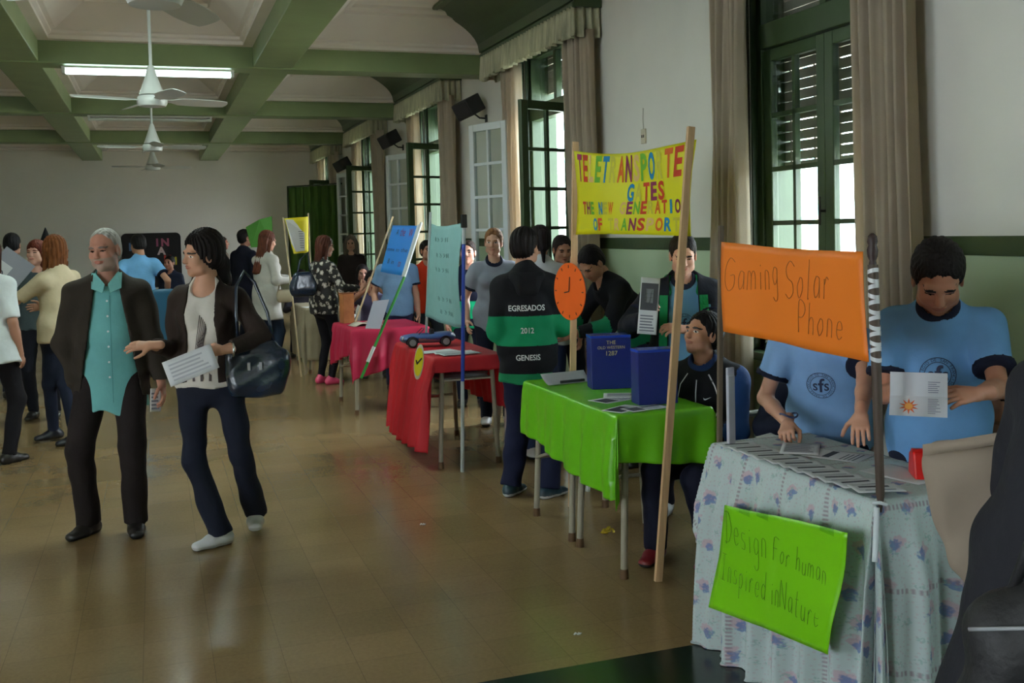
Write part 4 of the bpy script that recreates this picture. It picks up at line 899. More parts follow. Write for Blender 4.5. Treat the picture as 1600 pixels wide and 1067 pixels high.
# pencil handwriting
GL = {'G': [[(.9, .85), (.5, 1), (.15, .75), (.1, .3), (.4, 0), (.85, .1), (.9, .45), (.55, .45)]], 'S': [[(.9, .85), (.5, 1), (.15, .8), (.3, .55), (.75, .42), (.85, .15), (.45, 0), (.1, .12)]],
 'P': [[(.2, 0), (.2, 1), (.65, 1), (.85, .75), (.6, .52), (.2, .5)]], 'D': [[(.3, 1), (.3, 0), (.1, .02)], [(.1, .95), (.6, .95), (.9, .5), (.6, .05), (.2, 0)]], 'I': [[(.2, 1), (.8, 1)], [(.5, 1), (.5, 0)], [(.2, 0), (.8, 0)]],
 'F': [[(.2, 0), (.2, 1), (.9, 1)], [(.2, .55), (.7, .55)]], 'N': [[(.1, 0), (.1, 1), (.8, 0), (.8, 1)]],
 'a': [[(.8, .5), (.4, .55), (.15, .3), (.35, 0), (.75, .15), (.8, .5), (.85, 0)]], 'm': [[(.05, 0), (.08, .5), (.25, .55), (.4, .4), (.42, 0), (.42, .4), (.62, .55), (.8, .4), (.82, 0)]],
 'i': [[(.45, .5), (.5, 0)], [(.47, .68), (.5, .72)]], 'n': [[(.15, 0), (.17, .5), (.4, .56), (.7, .45), (.72, 0)]], 'g': [[(.8, .5), (.4, .55), (.15, .3), (.4, .05), (.8, .2), (.8, .5), (.8, -.3), (.45, -.42), (.15, -.3)]],
 'o': [[(.45, .55), (.12, .3), (.4, 0), (.8, .22), (.7, .5), (.45, .55)]], 'l': [[(.45, 1), (.45, .05), (.6, 0)]], 'r': [[(.2, 0), (.22, .5), (.25, .35), (.5, .55), (.75, .48)]], 'h': [[(.15, 1), (.15, 0), (.18, .4), (.5, .55), (.75, .4), (.76, 0)]],
 'e': [[(.15, .3), (.8, .32), (.65, .55), (.25, .5), (.12, .2), (.4, 0), (.8, .1)]], 's': [[(.75, .5), (.3, .52), (.25, .32), (.7, .22), (.65, .02), (.15, .03)]], 'u': [[(.15, .52), (.18, .1), (.5, 0), (.75, .15), (.78, .52), (.8, 0)]],
 'p': [[(.15, .5), (.18, -.4)], [(.15, .45), (.5, .55), (.8, .3), (.5, 0), (.18, .05)]], 'd': [[(.78, 1), (.8, 0)], [(.78, .45), (.4, .55), (.12, .28), (.4, 0), (.78, .12)]], 't': [[(.4, .9), (.42, .08), (.65, 0)], [(.15, .6), (.7, .62)]]}
ONE = True
def handwrite(txt, org, ru, up_, size, parent, off, r=.0016, col=(70, 50, 40), name='pencil_letter', xs=.62, srf=None):
    o = Vector(org); ru = Vector(ru).normalized(); up_ = Vector(up_).normalized(); n = ru.cross(up_).normalized(); x = 0; rr = random.Random(len(txt)); m = MB()
    for ch in txt:
        if ch == ' ': x += .5; continue
        w = .8 if ch.isupper() else (.75 if ch == 'm' else (.35 if ch in 'il' else .55)); dy = rr.uniform(-.05, .05)
        if ONE: m = MB()
        for st in GL[ch]:
            P = [Vector(p) for p in st]; Q = []
            for i in range(len(P)-1):
                p0 = P[max(i-1, 0)]; p1 = P[i]; p2 = P[i+1]; p3 = P[min(i+2, len(P)-1)]
                for k in range(3):
                    t = k/3; Q.append(.5*((2*p1)+(p2-p0)*t+(2*p0-5*p1+4*p2-p3)*t*t+(3*p1-p0-3*p2+p3)*t**3))
            Q.append(P[-1])
            W_ = [o+ru*((x+q[0]*w)*size*xs)+up_*((q[1]+dy)*size) for q in Q]
            W_ = [srf(p) if srf else p+n*off for p in W_]
            m.tube(W_, r, 5)
        m.build(name, cm(*col, .6, 'ink'), parent, smooth=2)
        x += w+.12
# orange sign between a thin pole and a carved stick
osg = empty('orange_sign', (0, 0, 0), 0, 'large orange card sign with pencilled words in front of the flowered stand', 'sign')
O = {'tl': Vector((2.08, 3.485, 1.568)), 'bl': Vector((2.07, 3.465, 1.221)), 'tr': Vector((2.075, 2.62, 1.54)), 'br': Vector((2.07, 2.60, 1.20))}
def osp(u, v): p = O['bl'].lerp(O['tl'], v).lerp(O['br'].lerp(O['tr'], v), u); return Vector((p[0]+.012*math.sin(5*u)-.006*math.sin(12*u+3*v), p[1], p[2]-.008*math.sin(math.pi*u)*v))
m = MB(); m.sheet(lambda u, v: osp(u, v), 30, 12); m.build('card_sheet', mat('orange_card', rgb(240, 128, 34), .5, .04, 3, .1, 8, spec=.4, trans=.12), osg, smooth=2, solid=.002, fix=False)
def os_srf(p):
    u = (3.475-p[1])/.865; v = (p[2]-1.215)/.34; q = osp(min(1, max(0, u)), min(1, max(0, v))); return Vector((q[0]-.0025, p[1], p[2]))
handwrite('Gaming', (2.07, 3.455, 1.375), (0, -1, .10), (0, 0, 1), .125, osg, .002, .0009, (140, 78, 36), xs=.68, srf=os_srf); handwrite('Solar', (2.07, 3.06, 1.37), (0, -1, .04), (0, 0, 1), .13, osg, .002, .0009, (140, 78, 36), xs=.62, srf=os_srf)
handwrite('Phone', (2.07, 2.98, 1.26), (0, -1, -.03), (0, 0, 1), .105, osg, .002, .0009, (140, 78, 36), xs=.70, srf=os_srf)
st = empty('carved_stick', (0, 0, 0), 0, 'dark carved walking stick with knobbed head wound with white tape, right of the orange sign', 'stick')
m = MB(); m.tube([(2.062, 2.552, .745), (2.062, 2.553, .80), (2.066, 2.568, 1.1), (2.07, 2.588, 1.5)], [.003, .013, .015, .0155], 12); m.build('shaft', cm(72, 56, 46, .6, 'wood'), st, smooth=True)
m = MB(); m.lathe([(.012, 1.50), (.009, 1.512), (.015, 1.525), (.017, 1.545), (.012, 1.56), (.016, 1.57), (.013, 1.588), (.004, 1.596)], c=(2.071, 2.59, 0), seg=16); m.build('knob', cm(50, 30, 28, .5, 'wood'), st, smooth=True)
m = MB()
for k in range(12):
    z0 = 1.215+k*.024; f_ = (z0-1.1)/.4; cx_, cy_ = 2.066+.004*f_, 2.568+.02*f_; tl_ = .006*(-1)**k
    m.add([(cx_+.0172*math.cos(2*math.pi*a/14), cy_+.0172*math.sin(2*math.pi*a/14), z0+tl_*math.sin(2*math.pi*a/14)+dz) for dz in (-.0065, .0065) for a in range(14)], [(a, (a+1) % 14, (a+1) % 14+14, a+14) for a in range(14)])
m.build('white_tape', cm(214, 214, 216, .4, 'plastic'), st, smooth=2)
for dx_, l_ in ((-.012, .16), (.012, .11)):
    m = MB(); m.sheet(lambda u, v: (2.045+dx_*v-.010*u-.012*v, 2.535+dx_*v*1.5+.014*u, .765-l_*v), 2, 8); m.build('ribbon_end', cm(210, 216, 220, .6, 'plastic'), st, smooth=2, solid=.001, fix=False)
m = MB(); m.tube([(2.06+.018*math.cos(a), 2.553+.018*math.sin(a), .775+.004*math.sin(2*a)) for a in np.linspace(0, 2*math.pi, 15)], .006, 6); m.build('ribbon_knot', cm(210, 216, 220, .6, 'plastic'), st, smooth=2)
m = MB(); m.bar((2.12, 3.625, .0), (2.096, 3.515, 1.63), .020, .016, (0, 1, 0)); lp = tag(m.build('thin_pole', cm(96, 82, 66, .6, 'wood'), bevel=.002), 'thin grey brown pole at the left edge of the orange sign', 'pole')
t = empty('foam_board', (2.105, 3.475, ZT), R(15), 'white foam board leaning on the thin pole at the corner of the flowered stand', 'board')
m = MB(); m.box(-.018, .018, -.005, .005, 0, .27); m.box(-.012, .026, .0045, .016, .0, .30); m.build('board_sheet', cm(196, 196, 206, .7, 'paper'), t, bevel=.003)
# green paper sign pinned to the flowered cloth
gs = empty('green_paper_sign', (0, 0, 0), 0, 'creased bright green paper sign taped to the front of the flowered tablecloth', 'sign')
GX = 1.945
Gq = [Vector((GX, 3.30, .215)), Vector((GX, 2.665, .29)), Vector((GX+.0, 2.60, .665)), Vector((GX, 3.285, .62))]
Gq = [Vector((GX-.02, 3.345, .20)), Vector((GX-.02, 2.62, .30)), Vector((GX-.0, 2.54, .70)), Vector((GX-.0, 3.25, .61))]
def gsp(u, v): p = Gq[0].lerp(Gq[3], v).lerp(Gq[1].lerp(Gq[2], v), u); return Vector((p[0]-.010*abs(u-.5)*2+.012*(1-abs(v-.5)*2)*(1 if u < .5 else .4)-.006*math.sin(7*u*v), p[1], p[2]))
m = MB(); m.sheet(gsp, 24, 20); m.build('paper_sheet', mat('green_poster_paper', rgb(126, 206, 16), .32, .05, 3, .2, 7, spec=.6, trans=.1), gs, smooth=2, solid=.001, fix=False)
def gs_srf(p):
    best = None
    v = (p[2]-.25)/.40; u = (3.30-p[1])/.68; q = gsp(min(1, max(0, u)), min(1, max(0, v))); return Vector((q[0]-.004, p[1], p[2]))
handwrite('Design', (GX, 3.25, .475), (0, -1, .05), (0, 0, 1), .115, gs, .002, .0009, (66, 110, 22), xs=.6, srf=gs_srf); handwrite('For human', (GX, 2.945, .50), (0, -1, .02), (0, 0, 1), .075, gs, .002, .0009, (66, 110, 22), xs=.64, srf=gs_srf)
handwrite('Inspired in', (GX, 3.27, .335), (0, -1, .04), (0, 0, 1), .095, gs, .002, .0009, (66, 110, 22), xs=.58, srf=gs_srf); handwrite('Nature', (GX, 2.89, .355), (0, -1, .04), (0, 0, 1), .09, gs, .002, .0009, (66, 110, 22), xs=.6, srf=gs_srf)
for i, (u, v) in enumerate(((.2, 1.0), (.35, 1.0), (.85, 1.0))):
    m = MB(); p = gsp(u, .985); m.sheet(lambda a, b: (p[0]-.004, p[1]-.035+.07*a, p[2]-.012+.03*b), 3, 2); m.build('clear_tape', glass_m, gs, fix=False, solid=.0005)
# phone leaflets in a row
r_ = random.Random(5)
for k in range(11):
    f_ = k/10; yy = 3.44-.80*f_; xx = 2.115+.005*r_.uniform(-1, 1)
    paper('phone_leaflet', (xx, yy, ZT+.002+.0015*k), .15, .10, R(-14+r_.uniform(-5, 5)), 'white phone leaflet, %s of eleven in the row on the flowered table' % ('first', 'second', 'third', 'fourth', 'fifth', 'sixth', 'seventh', 'eighth', 'ninth', 'tenth', 'last')[k], 'leaflet',
          marks=[(.15, .8, .55, .72, (50, 52, 60)), (.2, .85, .2, .28, (120, 126, 140))], parent_group='phone leaflets in a row along the flowered table')
paper('leaflet', (2.33, 3.12, ZT+.004), .15, .21, R(30), 'open white leaflet with phone picture lying behind the row', 'leaflet', marks=[(.15, .85, .55, .68, (58, 58, 66))]+lines(.1, .9, .1, .4, 4))
paper('leaflet', (2.27, 3.26, ZT+.008), .14, .20, R(-38), 'white printed leaflet beside the boy\'s fist', 'leaflet', marks=lines(.1, .9, .15, .85, 9))
paper('leaflet', (2.36, 2.80, ZT+.002), .17, .24, R(12), 'large white sheet near the red packet', 'leaflet')
t = empty('red_packet', (2.44, 2.73, ZT), R(-30), 'crumpled red packet on the flowered table beside the beige bag', 'packet')
m = MB(); m.prism([(-.06, 0), (.06, 0), (.045, .075), (.0, .095), (-.03, .085)], 0, -.085, .085); m.build('packet_body', mat('red_gloss_card', rgb(206, 24, 22), .3, .05, 8, .3, 12), t, bevel=.006)
m = MB(); m.box(-.087, .087, -.02, .0, .082, .097); m.build('packet_flap', mat('red_gloss_card', rgb(170, 18, 18), .3, .05, 8), t, bevel=.003)
m = MB(); m.box(-.6*.1, .5*.1, -.04, .0, 0, .03)
# red stand: toy car, papers, yellow card
def toycar(x, y, rz, label):
    t = empty('toy_car', (x, y, ZT+.0), rz, label, 'toy car'); pm = mat('blue_car_paint', rgb(58, 92, 156), .3, .03, 5, coat=.6); L = .42; sc = L/4.2
    F = Sdf()
    F.ecap((-1.55, 0, .62), (1.5, 0, .62), .80, .33, .84, .36, np.array([0., 1, 0]), .2, rl=.6)
    F.ecap((-.9, 0, .78), (1.4, 0, .84), .78, .22, .80, .24, np.array([0., 1, 0]), .2, rl=.5)
    F.ell((-.1, 0, 1.12), (.85, .60, .34), .1, 's')
    for sx in (-1.28, 1.25):
        for sy in (-1, 1): F.cap((sx, sy*.6, .40), (sx, sy*1.0, .40), .43, .43, .02, 's')
    F.cut(lambda X, Y, Z: .22-Z); P, Q = F.mesh(.05); P = P*sc; Cc = cen(P, Q)/sc
    mi = ((np.abs(Cc[:, 1]) > .6) & (Cc[:, 2] < .62-.12*(Cc[:, 0])) & (Cc[:, 2] > .33) & (np.abs(Cc[:, 0]) < .85)).astype(int); npmesh('car_body', P, Q, [pm, mat('silver_car_paint', rgb(150, 158, 172), .3, metal=.4)], t, mi)
    for sx in (-1.28, 1.25):
        for sy in (-1, 1):
            m = MB(); T = Matrix.Translation((sx*sc, sy*.78*sc, .40*sc)) @ Matrix.Rotation(R(90), 4, 'X')
            m.lathe([(.24*sc, -.13*sc), (.36*sc, -.12*sc), (.385*sc, -.06*sc), (.385*sc, .06*sc), (.36*sc, .12*sc), (.24*sc, .13*sc)], seg=24, T=T); w = m.build('wheel', cm(26, 26, 28, .7, 'rubber'), t, smooth=True)
            m = MB()
            for k in range(5): a = R(72*k); m.bar(T @ Vector((0, 0, -sy*.125*sc)), T @ Vector((.23*sc*math.cos(a), .23*sc*math.sin(a), -sy*.125*sc)), .08*sc, .05*sc, (0, 1, 0))
            m.lathe([(.2*sc, -.06*sc), (.25*sc, -.06*sc), (.25*sc, .06*sc), (.2*sc, .06*sc)], seg=20, T=T @ Matrix.Translation((0, 0, -sy*.1*sc))); m.build('rim', cm(150, 152, 156, .35, 'metal_light'), w)
    m = MB(); m.bar(((-.78)*sc, -.62*sc, .98*sc), ((-.35)*sc, -.5*sc, 1.38*sc), .05*sc, .05*sc); m.bar(((-.78)*sc, .62*sc, .98*sc), ((-.35)*sc, .5*sc, 1.38*sc), .05*sc, .05*sc); m.bar((-.35*sc, -.5*sc, 1.38*sc), (-.35*sc, .5*sc, 1.38*sc), .05*sc, .05*sc); m.build('windscreen_frame', cm(30, 34, 44, .4, 'plastic'), t)
    for sy in (-.32, .32): m = MB(); m.box(.15*sc, .4*sc, (sy-.22)*sc, (sy+.22)*sc, .75*sc, 1.32*sc); m.build('seat', cm(24, 24, 28, .6, 'plastic'), t, bevel=.004)
    for sy in (-.55, .55): m = MB(); m.lathe([(.001, -.02*sc), (.12*sc, -.02*sc), (.1*sc, .04*sc), (.001, .05*sc)], seg=14, T=Matrix.Translation((-1.98*sc, sy*sc, .72*sc)) @ Matrix.Rotation(R(-70), 4, 'Y')); m.build('headlamp', cm(220, 226, 230, .2, 'plastic'), t, smooth=True)
toycar(1.93, 7.50, R(-6), 'blue and silver open toy sports car on the red stand')
for k, (px_, py_, an, lb) in enumerate(((1.90, 7.12, 12, 'white sheet of paper lying just in front of the toy car'), (1.98, 6.98, -8, 'printed sheet, middle of the stack in front of the toy car'), (1.99, 6.88, 4, 'printed sheet nearest the front edge of the red stand'))):
    paper('paper_sheet', (px_, py_, ZT+.002+.003*k), .28, .16, R(an), lb, 'paper', marks=lines(.06, .9, .15, .9, 5, (110, 116, 124), k) if k else ())
paper('paper_sheet', (1.97, 6.95, .616), .30, .20, R(14), 'white sheet on the shelf under the red stand, left one', 'paper'); paper('paper_sheet', (2.10, 7.0, .622), .26, .2, R(-20), 'white sheet sticking out of the shelf under the red stand', 'paper')
t = empty('yellow_tag', (1.655, 6.70, .765), 0, 'oval yellow card with a black tick hanging on the red cloth', 'card')
Tt = Matrix.Rotation(R(-30), 4, 'Z') @ Matrix.Rotation(R(8), 4, 'Y') @ Matrix.Rotation(R(90), 4, 'X')
Tt = Matrix.Rotation(R(-66), 4, 'Z') @ Matrix.Rotation(R(90), 4, 'X') @ Matrix.Rotation(R(-14), 4, 'Z')
def ell_prism(m, rx, ry, z0, z1, T, n=36, mi=0):
    vs = [T @ Vector((rx*math.cos(2*math.pi*k/n), ry*math.sin(2*math.pi*k/n), z)) for z in (z0, z1) for k in range(n)]
    m.add(vs, [tuple(range(n))[::-1], tuple(range(n, 2*n))]+[(k, (k+1) % n, (k+1) % n+n, k+n) for k in range(n)], mi)
m = MB(); ell_prism(m, .050, .125, -.002, .0, Tt); m.build('white_border', cm(206, 200, 180, .5, 'paper'), t)
m = MB(); ell_prism(m, .044, .100, .0, .0015, Tt); m.build('yellow_face', cm(232, 214, 40, .5, 'paper'), t)
m = MB(); m.bar(Tt @ Vector((-.025, .005, .003)), Tt @ Vector((-.01, -.02, .003)), .012, .002, Tt.to_3x3() @ Vector((0, 0, 1))); m.bar(Tt @ Vector((-.014, -.02, .003)), Tt @ Vector((.03, .035, .003)), .010, .002, Tt.to_3x3() @ Vector((0, 0, 1))); m.build('black_tick', cm(24, 22, 20, .5, 'ink'), t)
# teal sign
ts = empty('teal_sign', (0, 0, 0), 0, 'tall pale teal paper sign with faint pencil writing above the toy car', 'sign')
TQ = [Vector((1.925, 7.55, 1.0)), Vector((1.955, 6.66, .98)), Vector((1.985, 6.66, 1.695)), Vector((1.995, 7.55, 1.70))]
def tsp(u, v, o_=0): p = TQ[0].lerp(TQ[3], v).lerp(TQ[1].lerp(TQ[2], v), u); return Vector((p[0]+.03*math.sin(3.2*v+1)*math.sin(math.pi*u)-.04*u*math.sin(math.pi*v)*1-o_+.008*math.sin(14*u), p[1], p[2]-.02*math.sin(math.pi*u)))
m = MB(); m.sheet(lambda u, v: tsp(u, v), 24, 24); m.build('paper_sheet', mat('teal_tissue_paper', rgb(150, 196, 196), .6, .05, 14, .2, 20, trans=.3), ts, smooth=2, solid=.001, fix=False)
m = MB(); r_ = random.Random(2)
for (v0, us) in ((.86, .5), (.70, .55), (.55, .5), (.25, .55), (.12, .6)):
    for k in range(5):
        u = us-.2+k*.09; m.tube([tsp(u+.02*math.cos(a*2+k), v0+.022*math.sin(a*1.3), .004) for a in np.linspace(0, 5, 9)], .0012, 4)
m.build('pencil_scrawl', cm(96, 132, 134, .6, 'ink'), ts)
m = MB(); m.bar((1.93, 7.57, ZT+.02), (1.995, 7.57, 1.79), .016, .012, (0, 1, 0)); tag(m.build('thin_pole', cm(206, 212, 216, .5, 'plastic')), 'thin white pole standing in the toy car, left edge of the teal sign', 'pole')
bp_ = empty('blue_pole', (0, 0, 0), 0, 'blue pole with black clip at the top, right edge of the teal sign', 'pole')
m = MB(); m.tube([(1.945, 6.65, .62), (1.978, 6.65, 1.55)], .013, 10); m.build('blue_tape', cm(24, 62, 168, .4, 'plastic'), bp_, smooth=True)
m = MB(); m.tube([(1.978, 6.65, 1.55), (1.984, 6.65, 1.68)], .013, 10); m.tube([(1.925, 6.65, .0), (1.944, 6.65, .62)], .013, 10); m.build('pole_shaft', cm(196, 204, 206, .5, 'plastic'), bp_, smooth=True)
m = MB(); m.box(1.965, 2.002, 6.63, 6.67, 1.66, 1.75); m.build('black_clip', cm(20, 20, 22, .4, 'plastic'), bp_, bevel=.004)
# blue sign
bs = empty('blue_sign', (0, 0, 0), 0, 'leaning bright blue paper sign with dark marker words above the crimson stand', 'sign')
BQ = [Vector((2.055, 9.75, 1.27)), Vector((2.13, 9.11, 1.25)), Vector((2.30, 9.155, 1.70)), Vector((2.19, 9.75, 1.715))]
def bsp(u, v, o_=0): p = BQ[0].lerp(BQ[3], v).lerp(BQ[1].lerp(BQ[2], v), u); return Vector((p[0]-.012*math.sin(math.pi*u)-o_, p[1], p[2]+.0*u))
m = MB(); m.sheet(lambda u, v: bsp(u, v), 20, 10); m.build('paper_sheet', mat('blue_poster_paper', rgb(48, 146, 226), .5, .02, 4, trans=.25), bs, smooth=2, solid=.001, fix=False)
m = MB(); m.sheet(lambda u, v: bsp(.955+.07*u, v*1.04-.02, .003), 3, 8); m.build('white_edge_strip', cm(214, 222, 228, .5, 'paper'), bs, fix=False, solid=.002)
def bword(txt, u0, u1, v0, v1, col):
    vs, fs = textmesh(txt, 1.0); x0 = min(v[0] for v in vs); x1 = max(v[0] for v in vs); y0 = min(v[1] for v in vs); y1 = max(v[1] for v in vs)
    mm = MB(); mm.add([bsp(u0+(u1-u0)*(v[0]-x0)/(x1-x0), v0+(v1-v0)*(v[1]-y0)/(y1-y0), .004) for v in vs], fs); mm.build('marker_word', cm(*col, .6, 'ink'), bs, fix=False)
bword('A', .28, .38, .80, .92, (24, 46, 84)); bword('the', .45, .64, .78, .95, (120, 60, 120)); bword('W', .76, .9, .77, .94, (140, 50, 60)); bword('come', .06, .4, .46, .51, (24, 60, 110)); bword('to', .47, .6, .46, .52, (24, 60, 110)); bword('the', .66, .9, .46, .54, (24, 60, 110)); bword('B', .25, .33, .20, .3, (24, 46, 84)); bword('in', .42, .52, .20, .28, (24, 46, 84)); bword('to', .70, .8, .16, .28, (120, 60, 120))
m = MB(); m.bar((1.80, 9.80, ZT), (2.20, 9.77, 1.80), .015, .012, (0, 1, 0)); tag(m.build('thin_pole', cm(200, 180, 140, .6, 'wood')), 'thin pale leaning pole at the left edge of the blue sign', 'pole')
gp = empty('green_pole', (0, 0, 0), 0, 'leaning green pole with white paper flag, right edge of the blue sign', 'pole')
m = MB(); m.tube([(1.69, 8.98, .36), (2.135, 9.09, 1.24)], .013, 10); m.build('green_tape', cm(38, 126, 44, .4, 'plastic'), gp, smooth=True)
m = MB(); m.tube([(2.135, 9.09, 1.24), (2.32, 9.14, 1.73)], .013, 10); m.build('white_tip', cm(206, 210, 206, .5, 'plastic'), gp, smooth=True); m = MB(); m.tube([(1.755, 8.99, .50), (1.82, 9.005, .63)], .017, 8); m.build('white_tape', cm(206, 210, 206, .5, 'plastic'), gp, smooth=True)
t = empty('white_card', (1.80, 8.98, .80), 0, 'white folded card taped to the green pole', 'card')
m = MB(); m.add([(-.06, 0, 0), (.07, -.02, -.01), (.16, -.02, .25), (.02, 0, .24)], [(0, 1, 2, 3)]); m.build('card_sheet', cm(204, 208, 224, .6, 'paper'), t, solid=.003)
t = empty('brown_carton', (1.75, 9.93, ZT), R(10), 'tall brown carton at the left end of the crimson stand', 'box')
m = MB(); m.box(-.055, .055, -.06, .06, 0, .29); m.build('carton_body', mat('brown_board', rgb(160, 98, 52), .7, .2, 12, .2, 40), t, bevel=.004); m = MB(); m.box(-.056, .056, -.061, .061, .285, .295); m.build('carton_lid', cm(120, 70, 40, .7, 'paper'), t)
t = empty('open_book', (1.86, 9.55, ZT), R(8), 'open book lying on the crimson cloth', 'book')
for sg in (-1, 1): m = MB(); m.sheet(lambda u, v: (sg*.15*u, -.1+.2*v, .022*math.sin(math.pi*min(1, u*1.0+.12))*1.2+.004), 8, 2); m.build('page_block', cm(206, 196, 176, .7, 'paper'), t, smooth=2, solid=.006, fix=False)
m = MB(); m.box(-.155, .155, -.105, .105, 0, .004); m.build('cover', cm(120, 50, 60, .6, 'paper'), t)
# back of the room
t = empty('blackboard', (-.05, FAR_Y-.03, 1.2), 0, 'dark display board with rounded corners and coloured letters on the far wall', 'board')
m = MB(); w_, h_ = .60, .58; pts = [(-w_, -h_), (w_, -h_)]+[(w_-.1+.1*math.cos(a), h_-.1+.1*math.sin(a)) for a in np.linspace(0, math.pi/2, 6)]+[(-w_+.1-.1*math.sin(a), h_-.1+.1*math.cos(a)) for a in np.linspace(0, math.pi/2, 6)]
m.prism(pts, 1, -.02, .0); m.build('board_face', cm(34, 32, 34, .7, 'paper'), t, bevel=.004)
for s_, x_, z_, c_ in (('H', .43, -.02, (186, 170, 50)), ('N', .28, .38, (160, 90, 110)), ('I', .12, .38, (150, 80, 110)), ('A', .2, .2, (200, 180, 180)), ('H', .32, .02, (180, 60, 50)), ('L', -.4, .3, (80, 110, 150)), ('A', -.25, .05, (70, 120, 160))):
    vs, fs = textmesh(s_, .22, align='CENTER', offset=.01); mm = MB(); mm.add([(v[0]+x_, -.024, v[1]+z_-.08) for v in vs], fs); mm.build('paper_letter', cm(*c_, .6, 'paper'), t, fix=False)
t = empty('curtain_screen', (0, 0, 0), 0, 'dark green curtain screen hanging from a rail in the far right corner', 'curtain')
m = MB(); m.sheet(lambda u, v: (2.42+.98*u+.0*v, 19.6+.05*math.sin(u*42+.8*math.sin(3*v))+.015*math.sin(90*u), 2.55+.05*u-2.5*v), 120, 16); m.build('green_cloth', mat('green_curtain', rgb(98, 132, 62), .8, .1, 4, .1, 60, trans=.3), t, smooth=2, solid=.003, fix=False)
m = MB(); m.tube([(2.40, 19.6, 2.565), (3.44, 19.6, 2.62)], .014, 8); m.tube([(2.41, 19.6, 0), (2.41, 19.6, 2.57)], .014, 8); m.build('rail', cm(50, 60, 40, .5, 'metal_dark'), t, smooth=True)
t = empty('green_poster', (0, 0, 0), 0, 'green poster on a stick behind the long haired woman in the grey cardigan', 'sign')
m = MB(); m.add([(1.16, 14.0, 1.77), (1.22, 14.0, 1.50), (1.505, 14.0, 1.50), (1.505, 14.0, 1.91), (1.34, 13.97, 1.87)], [(0, 1, 2, 3, 4)]); m.build('poster_sheet', cm(66, 122, 44, .6, 'paper'), t, solid=.002); m = MB(); m.tube([(1.495, 14.01, 0), (1.495, 14.01, 1.9)], .008, 8); m.build('stick', cm(150, 140, 110, .6, 'wood'), t)
yp = empty('yellow_poster', (0, 0, 0), 0, 'yellow and white poster between two thin sticks near the beige covered desk', 'sign')
YQ = [Vector((1.52, 12.0, 1.43)), Vector((1.71, 12.15, 1.44)), Vector((1.72, 12.15, 1.86)), Vector((1.43, 12.0, 1.84))]
ysp = lambda u, v, o_=0: YQ[0].lerp(YQ[3], v).lerp(YQ[1].lerp(YQ[2], v), u)+Vector((0, -o_+.02*math.sin(6*u), 0))
m = MB(); m.sheet(lambda u, v: ysp(u, v), 10, 8); m.build('poster_sheet', cm(222, 206, 40, .6, 'paper'), yp, smooth=2, solid=.001, fix=False)
m = MB(); m.add([ysp(.03, .3, .004), ysp(.2, .05, .004), ysp(.75, .06, .004), ysp(.8, .55, .004), ysp(.35, .95, .004), ysp(.03, .97, .004)], [(0, 1, 2, 3, 4, 5)]); m.build('white_sheet', cm(196, 196, 192, .7, 'paper'), yp)
m = MB()
for k in range(8): a = ysp(.25+.02*k, .62-.065*k, .008); b = ysp(.72, .60-.065*k, .008); m.bar(a, b, .004, .006)
m.build('printed_line', cm(90, 90, 90, .7, 'ink'), yp)
m = MB(); m.tube([(1.56, 12.0, 0), (1.42, 12.02, 1.85)], .010, 8); m.build('stick', cm(196, 176, 140, .6, 'wood'), yp); m = MB(); m.tube([(1.735, 12.17, .77), (1.725, 12.17, 1.9)], .009, 8); m.build('stick', cm(196, 176, 140, .6, 'wood'), yp)
t = empty('dark_pennant', (-1.27, 14.0, 1.66), 0, 'small dark pointed paper hat shape behind the red haired woman', 'pennant')
m = MB(); m.lathe([(.07, -.02), (.05, .04), (.004, .16)], seg=16); m.build('cone', cm(30, 32, 34, .7, 'paper'), t, smooth=True); m = MB(); m.tube([(0, 0, -1.66), (0, 0, .0)], .008, 8); m.build('stick', cm(60, 56, 50, .6, 'wood'), t)
for k, (x, y, z, rz, lb) in enumerate(((1.8, 12.4, ZT, .2, 'white paper on the beige covered desk, nearer one'), (1.95, 12.75, ZT, -.3, 'white paper on the beige covered desk, further one'))): paper('paper_sheet', (x, y, z+.002*k), .25, .3, rz, lb, 'paper')
# floor litter
rr = random.Random(4)
t = MB(); r2 = random.Random(9)
def crump(r, sd):
    F = Sdf(); q = random.Random(sd)
    for _ in range(9): a = np.array([q.uniform(-1, 1)*r, q.uniform(-.5, .5)*r, q.uniform(.15, .45)*r]); b = a+np.array([q.uniform(-.5, .5)*r, q.uniform(-.5, .5)*r, q.uniform(-.1, .3)*r]); F.ecap(a, b, .3*r, .1*r, .35*r, .08*r, np.array([q.uniform(-1, 1), q.uniform(-1, 1), .2]), .003)
    return F.mesh(r*.07)
P, Q = crump(.045, 3); P[:, 2] -= P[:, 2].min(); o = npmesh('sweet_wrapper', P, Q, [mat('yellow_foil', rgb(190, 160, 30), .25, .2, 60, metal=.3)]); o.location = (2.217, 4.93, 0); tag(o, 'crumpled yellow sweet wrapper on the floor under the green stand', 'wrapper')
for (x, y, lb) in ((1.36, 5.52, 'tiny white scrap on the floor left of the green stand'), (1.55, 3.75, 'tiny white scrap on the floor near the dark strip')):
    P, Q = crump(.014, 6); P[:, 2] -= P[:, 2].min(); o = npmesh('paper_scrap', P, Q, [cm(214, 214, 210, .7, 'paper')]); o.location = (x, y, 0); tag(o, lb, 'scrap')
